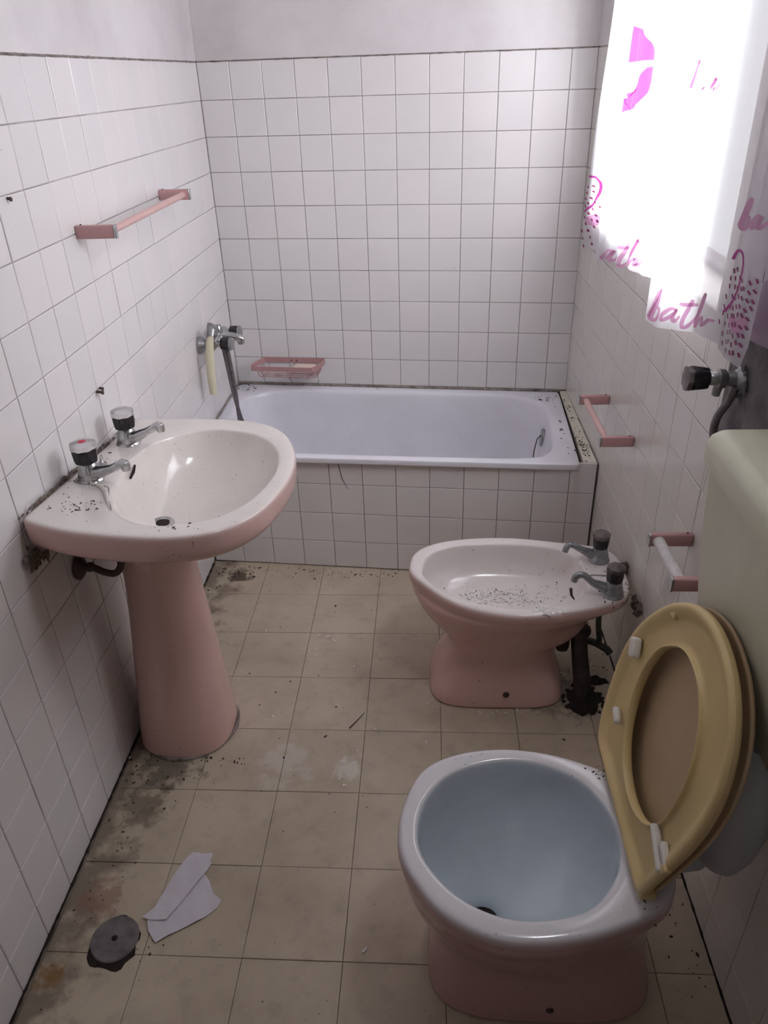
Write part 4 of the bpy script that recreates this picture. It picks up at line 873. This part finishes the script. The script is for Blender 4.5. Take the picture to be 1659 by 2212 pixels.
# looped outlines with dashes
def loop(name, pts, wd, F, parent, mat): mb = MB(); stroke(mb, pts, wd, F, 0.0016, 8, False); return mb.build(name, mat, parent)
loop('print_outline', [(1273, 381), (1286, 383), (1297, 392), (1299, 405), (1294, 422), (1280, 443), (1262, 457)], 5, fA, pA, M_PR_MAG)
loop('print_outline', [(1583, 560), (1590, 545), (1596, 541), (1604, 550), (1607, 572), (1602, 600), (1594, 626), (1580, 652), (1563, 673)], 5.5, fD, pD, M_PR_MAG)
random.seed(21)
mb = MB()
for (x, y, a_) in [(1272, 404, .5), (1283, 402, .4), (1283, 414, .6), (1269, 417, .9), (1278, 428, .7), (1266, 430, 1), (1287, 437, .8), (1272, 439, .9), (1265, 446, 1.2), (1297, 448, .8), (1281, 452, 1.0), (1273, 461, 1.2), (1289, 465, .9), (1263, 469, 1.3), (1279, 475, 1.1), (1267, 483, 1.3), (1285, 490, 1.0), (1257, 499, 1.4), (1271, 498, 1.3), (1259, 515, 1.4), (1275, 512, 1.2), (1262, 531, 1.3), (1280, 527, 1.1), (1291, 478, 1.2), (1306, 417, .6), (1304, 431, .8)]:
    dx, dy = math.cos(a_)*3.2, math.sin(a_)*3.2; mb2 = MB(); stroke(mb2, [(x-dx, y-dy), (x+dx, y+dy)], 3.6, fA, 0.0016, 2, False); mb.add(mb2.v, mb2.f)
o = mb.build('print_dashes', M_PR_DARK, pA); o['kind'] = 'stuff'
mb = MB()
for r_ in range(11):
    for c_ in range(9):
        y = 578 + r_*20 + random.uniform(-4, 4) + c_*1.5; x = 1556 + c_*9.5 + random.uniform(-2, 2) + (4 if r_ % 2 else 0)
        xm = 1640 - max(0, (y-600))*0.205; xmin = 1578 - (y-575)*0.24 if y < 690 else 1552
        if y < 640 and x < 1572 - (y-578)*0.1: continue
        if x > xm or x < xmin or y > 745 + (x-1550)*0.75: continue
        if y < 605 and x > 1600: continue
        a_ = 1.55 - (x-1575)*0.006 + random.uniform(-.15, .15) if x < 1600 else 1.15+random.uniform(-.2, .25)
        wd = 2.2 if x < 1580 else 4.0; ln = 5.2
        mb2 = MB(); stroke(mb2, [(x-math.cos(a_)*ln, y-math.sin(a_)*ln), (x+math.cos(a_)*ln, y+math.sin(a_)*ln)], wd, fD, 0.0016, 2, False); mb.add(mb2.v, mb2.f)
o = mb.build('print_dashes', M_PR_DARK, pD); o['kind'] = 'stuff'
decal_poly('print_blot', [(1570, 690), (1580, 676), (1600, 690), (1612, 680), (1616, 700), (1608, 716), (1592, 722), (1580, 712)], fD, pD, M_PR_ROSE, 0.0008)
decal_poly('print_blot', [(1264, 470), (1280, 463), (1298, 466), (1296, 484), (1282, 490), (1268, 484)], fA, pA, M_PR_ROSE, 0.0008)
rod = thing('curtain_rod', 'thin white rod carrying the printed curtain above the window', 'curtain rod', (1.385, 2.1, 1.98))
MB().tube([(1.384, 1.0, 1.98), (1.384, 3.0-.02, 1.98)], 0.008, 14).build('rod', M_FRAME, rod, True)
for y in (1.05, 2.93):
    MB().tube([(1.384, y, 1.98), (xr(y)-0.002, y, 1.98)], 0.006, 10).build('bracket', M_FRAME, rod, True)

# ---------------------------------------------------------------- floor drain, paper scraps
dr = thing('floor_drain', 'round corroded floor drain cover in a dirty broken recess', 'floor drain', (0.146, 0.928, 0))
ragged('recess', (0.146, 0.922), 0.056, 0.063, M_HOLE, seed=2, amp=0.13, parent=dr)
MB().lathe([(0.0515, 0.0), (0.0525, 0.003), (0.050, 0.0055), (0.033, 0.0062), (0.0, 0.0064)], (0.147, 0.930, 0.001), (0, 0, 1), 40).build('cover', M_DRAIN, dr, True)
MB().lathe([(0.007, 0.0), (0.005, 0.002), (0.0, 0.0025)], (0.147, 0.930, 0.0072), (0, 0, 1), 12).build('screw_head', M_HOLE, dr, True)
def sheet(name, poly, z0, label, seed, lift=0.004):
    bm = bmesh.new(); vs = [bm.verts.new((*atz(x, y, 0.003).xy, 0)) for (x, y) in poly]; bm.faces.new(vs)
    bmesh.ops.triangulate(bm, faces=bm.faces[:]); bmesh.ops.subdivide_edges(bm, edges=bm.edges[:], cuts=4, use_grid_fill=True)
    for v in bm.verts: v.co.z = z0 + lift*(0.5+noise.noise(Vector((v.co.x*22, v.co.y*22, seed))))
    g = bmesh.ops.extrude_face_region(bm, geom=bm.faces[:])
    for v in g['geom']:
        if isinstance(v, bmesh.types.BMVert): v.co.z += 0.0006
    me = bpy.data.meshes.new(name); bm.to_mesh(me); bm.free(); me.materials.append(M_PAPER)
    o = bpy.data.objects.new(name, me); COL.objects.link(o); tag(o, label, 'paper', 'torn paper on the floor'); return o
sheet('paper_scrap', [(318, 1984), (350, 1972), (398, 1918), (436, 1880), (452, 1902), (461, 1930), (478, 1944), (470, 1960), (440, 1982), (415, 1996), (365, 2020), (336, 2037), (328, 2025), (320, 2010)], 0.0015, 'wide torn scrap of white paper on the floor, the lower one of two', 1)
sheet('paper_scrap', [(307, 1984), (335, 1965), (346, 1945), (375, 1895), (400, 1860), (418, 1844), (440, 1846), (458, 1844), (461, 1852), (455, 1862), (458, 1868), (447, 1885), (420, 1918), (395, 1948), (360, 1990), (330, 1990)], 0.0065, 'narrow torn strip of white paper lying over the wider scrap', 2)

# ---------------------------------------------------------------- small hooks and screws in the walls
def hook(px_, py_, label, L=0.022, r=0.0035):
    q = atx(px_, py_, 0.0); t = thing('wall_screw', label, 'screw', tuple(q), 'old screws in the left wall')
    MB().tube([(-0.003, q.y, q.z), (L, q.y, q.z-0.002)], r, 8).build('shank', M_RUST, t, True)
    MB().lathe([(r*1.5, 0), (r*1.5, 0.003), (r*0.6, 0.004)], (L-0.001, q.y, q.z-0.002), (1, 0, 0), 10).build('head', M_RUST, t, True)
hook(211, 846, 'rusty screw plug in the left wall above the washbasin taps', 0.012, 0.004)
hook(217, 838, 'small dark screw head just above the screw plug over the washbasin', 0.005, 0.003)
hook(19, 428, 'lone dark screw near the photo\'s left edge on the left wall', 0.003, 0.003)

# ---------------------------------------------------------------- crumbs, flakes and grime
sc.view_layers[0].update(); DG = bpy.context.evaluated_depsgraph_get()
def drop(top):
    def f(x, y):
        hit, loc, *_ = sc.ray_cast(DG, Vector((x, y, top)), Vector((0, 0, -1)))
        return (loc.z if hit else 0)+0.0004
    return f
def flakes(name, spots, mat, label, cat, smin, smax, zf=None, seed=1, thick=0.35):
    random.seed(seed); mb = MB()
    for (x, y, sx_, sy_, n, z) in spots:
        for k in range(n):
            X_, Y_ = x+random.gauss(0, sx_), y+random.gauss(0, sy_); s = random.uniform(smin, smax)*random.choice((0.6, 0.8, 1, 1.6))
            a = random.uniform(0, PI); st = random.uniform(1, 2.2); n_ = 5; b0 = []; b1 = []
            for j in range(n_):
                t = 2*PI*j/n_; rr = s*random.uniform(.6, 1.1); u, v = rr*st*math.cos(t), rr*math.sin(t)
                p_ = (X_+u*math.cos(a)-v*math.sin(a), Y_+u*math.sin(a)+v*math.cos(a)); zz = z if not callable(z) else z(X_, Y_)
                b0.append(Vector((*p_, zz))); b1.append(Vector((X_+(p_[0]-X_)*.7, Y_+(p_[1]-Y_)*.7, zz+s*thick*random.uniform(.6, 1.5))))
            mb.rings([b0, b1], True)
    o = mb.build(name, mat, None); tag(o, label, cat, None, 'stuff'); return o
F0 = 0.0004
flakes('dirt_crumbs', [(0.10, 2.35, .05, .025, 90, F0), (0.40, 2.36, .25, .018, 80, F0), (0.55, 2.34, .08, .02, 50, F0), (0.95, 2.33, .05, .015, 20, F0), (0.04, 2.20, .02, .10, 25, F0),
                       (0.05, 1.30, .03, .16, 50, F0), (0.06, 1.0, .03, .12, 20, F0), (0.14, 1.38, .06, .04, 35, F0), (0.5, 1.7, .3, .5, 70, F0), (1.30, 1.75, .05, .08, 90, F0), (1.36, 1.95, .03, .12, 50, F0),
                       (1.38, 1.15, .02, .18, 60, F0), (1.30, 1.08, .04, .06, 20, F0), (0.03, 2.0, .01, .25, 30, F0), (1.39, 1.5, .012, .2, 40, F0), (0.14, 1.44, .10, .008, 40, F0), (0.2, .90, .03, .03, 12, F0)],
       M_DEB, 'dark dirt crumbs scattered over the beige floor', 'dirt', 0.0012, 0.0026)
flakes('paint_flakes', [(0.50, 1.965, .03, .025, 16, F0), (0.44, 1.90, .02, .02, 6, F0), (0.30, 2.05, .02, .02, 5, F0), (1.00, 1.64, .10, .01, 14, F0), (0.62, 1.40, .02, .02, 10, F0), (0.85, 1.66, .02, .02, 6, F0), (0.5, 1.6, .25, .4, 22, F0)],
       M_CHIP, 'small white paint flakes on the floor between washbasin and bidet', 'paint flakes', 0.0018, 0.0036, None, 3)
flakes('tub_grit', [(1.375, 2.45, .010, .06, 60, 0.4795), (1.392, 2.42, .006, .03, 30, 0.4795), (1.385, 2.75, .006, .15, 60, 0.4795), (1.33, 2.92, .025, .03, 25, 0.476), (0.06, 3.06, .03, .03, 40, 0.476), (0.8, 3.045, .3, .006, 40, 0.4755), (1.33, 2.6, .008, .15, 14, 0.476)],
       M_DEB, 'dark grit on the bathtub rim and the cream ledge', 'dirt', 0.0010, 0.0028, None, 4)
flakes('basin_grit', [(0.09, 1.36, .030, .018, 26, lambda x, y: zt(x, y)+.0008), (0.10, 1.33, .03, .008, 14, lambda x, y: zt(x, y)+.0008), (0.24, 1.50, .06, .05, 26, drop(0.80)), (0.34, 1.24, .03, .008, 10, lambda x, y: zt(x, y)+.0008), (0.05, 1.45, .02, .04, 10, lambda x, y: zt(x, y)+.0008), (0.05, 1.62, .03, .08, 10, lambda x, y: zt(x, y)+.0008)],
       M_DEB, 'dark specks of grit on the near deck of the washbasin', 'dirt', 0.0012, 0.0026, None, 6)
flakes('bidet_grit', [(1.345, 1.66, .02, .012, 10, R_), (1.383, 1.74, .008, .03, 22, R_), (1.33, 1.72, .015, .02, 20, R_), (1.32, 1.84, .02, .02, 10, R_)],
       M_DEB, 'dark grit around the bidet taps', 'dirt', 0.0010, 0.0024, None, 8)
flakes('bowl_flakes', [(1.07, 1.835, .055, .016, 80, drop(0.36)), (1.02, 1.845, .04, .018, 50, drop(0.36)), (1.14, 1.825, .04, .015, 30, drop(0.36))],
       M_CHIP, 'pale paint flakes and grit lying in the bottom of the bidet bowl', 'paint flakes', 0.0025, 0.0055, None, 9)
flakes('bowl_grit', [(1.07, 1.85, .075, .028, 110, drop(0.36))], M_DEB, 'dark grit lying in the bottom of the bidet bowl', 'dirt', 0.0010, 0.002, None, 10)
flakes('rim_flakes', [(1.158, 1.628, .020, .006, 30, R_)], M_CHIP, 'cluster of peeling white paint flakes on the near rim of the bidet', 'paint flakes', 0.004, 0.009, None, 12, 0.15)
flakes('rim_grit', [(1.19, 1.08, .02, .012, 30, ZR), (1.21, .81, .02, .015, 8, ZR)], M_DEB, 'dark specks on the toilet rim beside the seat hinge', 'dirt', 0.0010, 0.0018, None, 13)
P = []
for (u, z) in ((0.516, 0.452), (0.524, 0.42), (0.530, 0.385), (0.540, 0.365), (0.547, 0.345)):
    q = Vector((0, ya(0), 0)) + au*u + an*0.0009; P.append((q.x, q.y, z))
MB().tube(P, [0.0013, 0.0010, 0.0011, 0.0008, 0.0009], 5).build('crack', M_HOLE, sur)
# twig on the floor
q = atz(755, 1573, 0.002); q2 = atz(787, 1540, 0.002)
mb = MB(); mb.tube([(q.x, q.y, .003), ((q.x+q2.x)/2+.002, (q.y+q2.y)/2, .004), (q2.x, q2.y, .003)], [0.0022, 0.0016, 0.0008], 6); tag(mb.build('twig', M_DEB, None, True), 'thin dark twig lying on a floor joint between washbasin and bidet', 'twig')
# grimy line where tiles meet plaster and where walls meet the floor
def grime_line(pts, r, name, parent, n=60, mat=M_GRIME):
    random.seed(len(pts)*7+n); P = []; R = []
    for i in range(len(pts)-1):
        a, b = Vector(pts[i]), Vector(pts[i+1])
        for k in range(n): P.append(a.lerp(b, k/n)+Vector((0, 0, random.uniform(-.0008, .0008)))); R.append(r*random.uniform(.5, 1.25))
    return MB().tube(P, R, 5).build(name, mat, parent, True)
grime_line([(xl(0.6)+.001, .6, TZ+.001), (xl(3.1)+.001, 3.118, TZ+.001)], 0.0030, 'joint_line', wl, 120)
a0 = Vector((0, yb(0), TZ+.001)) + bn*.001; a1 = Vector((1.41, yb(1.41), TZ+.001)) + bn*.001
grime_line([a0, a1], 0.0026, 'joint_line', wb, 90)
grime_line([(xl(.6)+.002, .6, .001), (xl(2.4)+.002, 2.42, .001)], 0.0042, 'joint_line', wl, 140, M_HOLE)
grime_line([(xr(.6)-.001, .6, .001), (xr(2.3)-.001, 2.31, .001)], 0.0038, 'joint_line', wr, 120, M_HOLE)
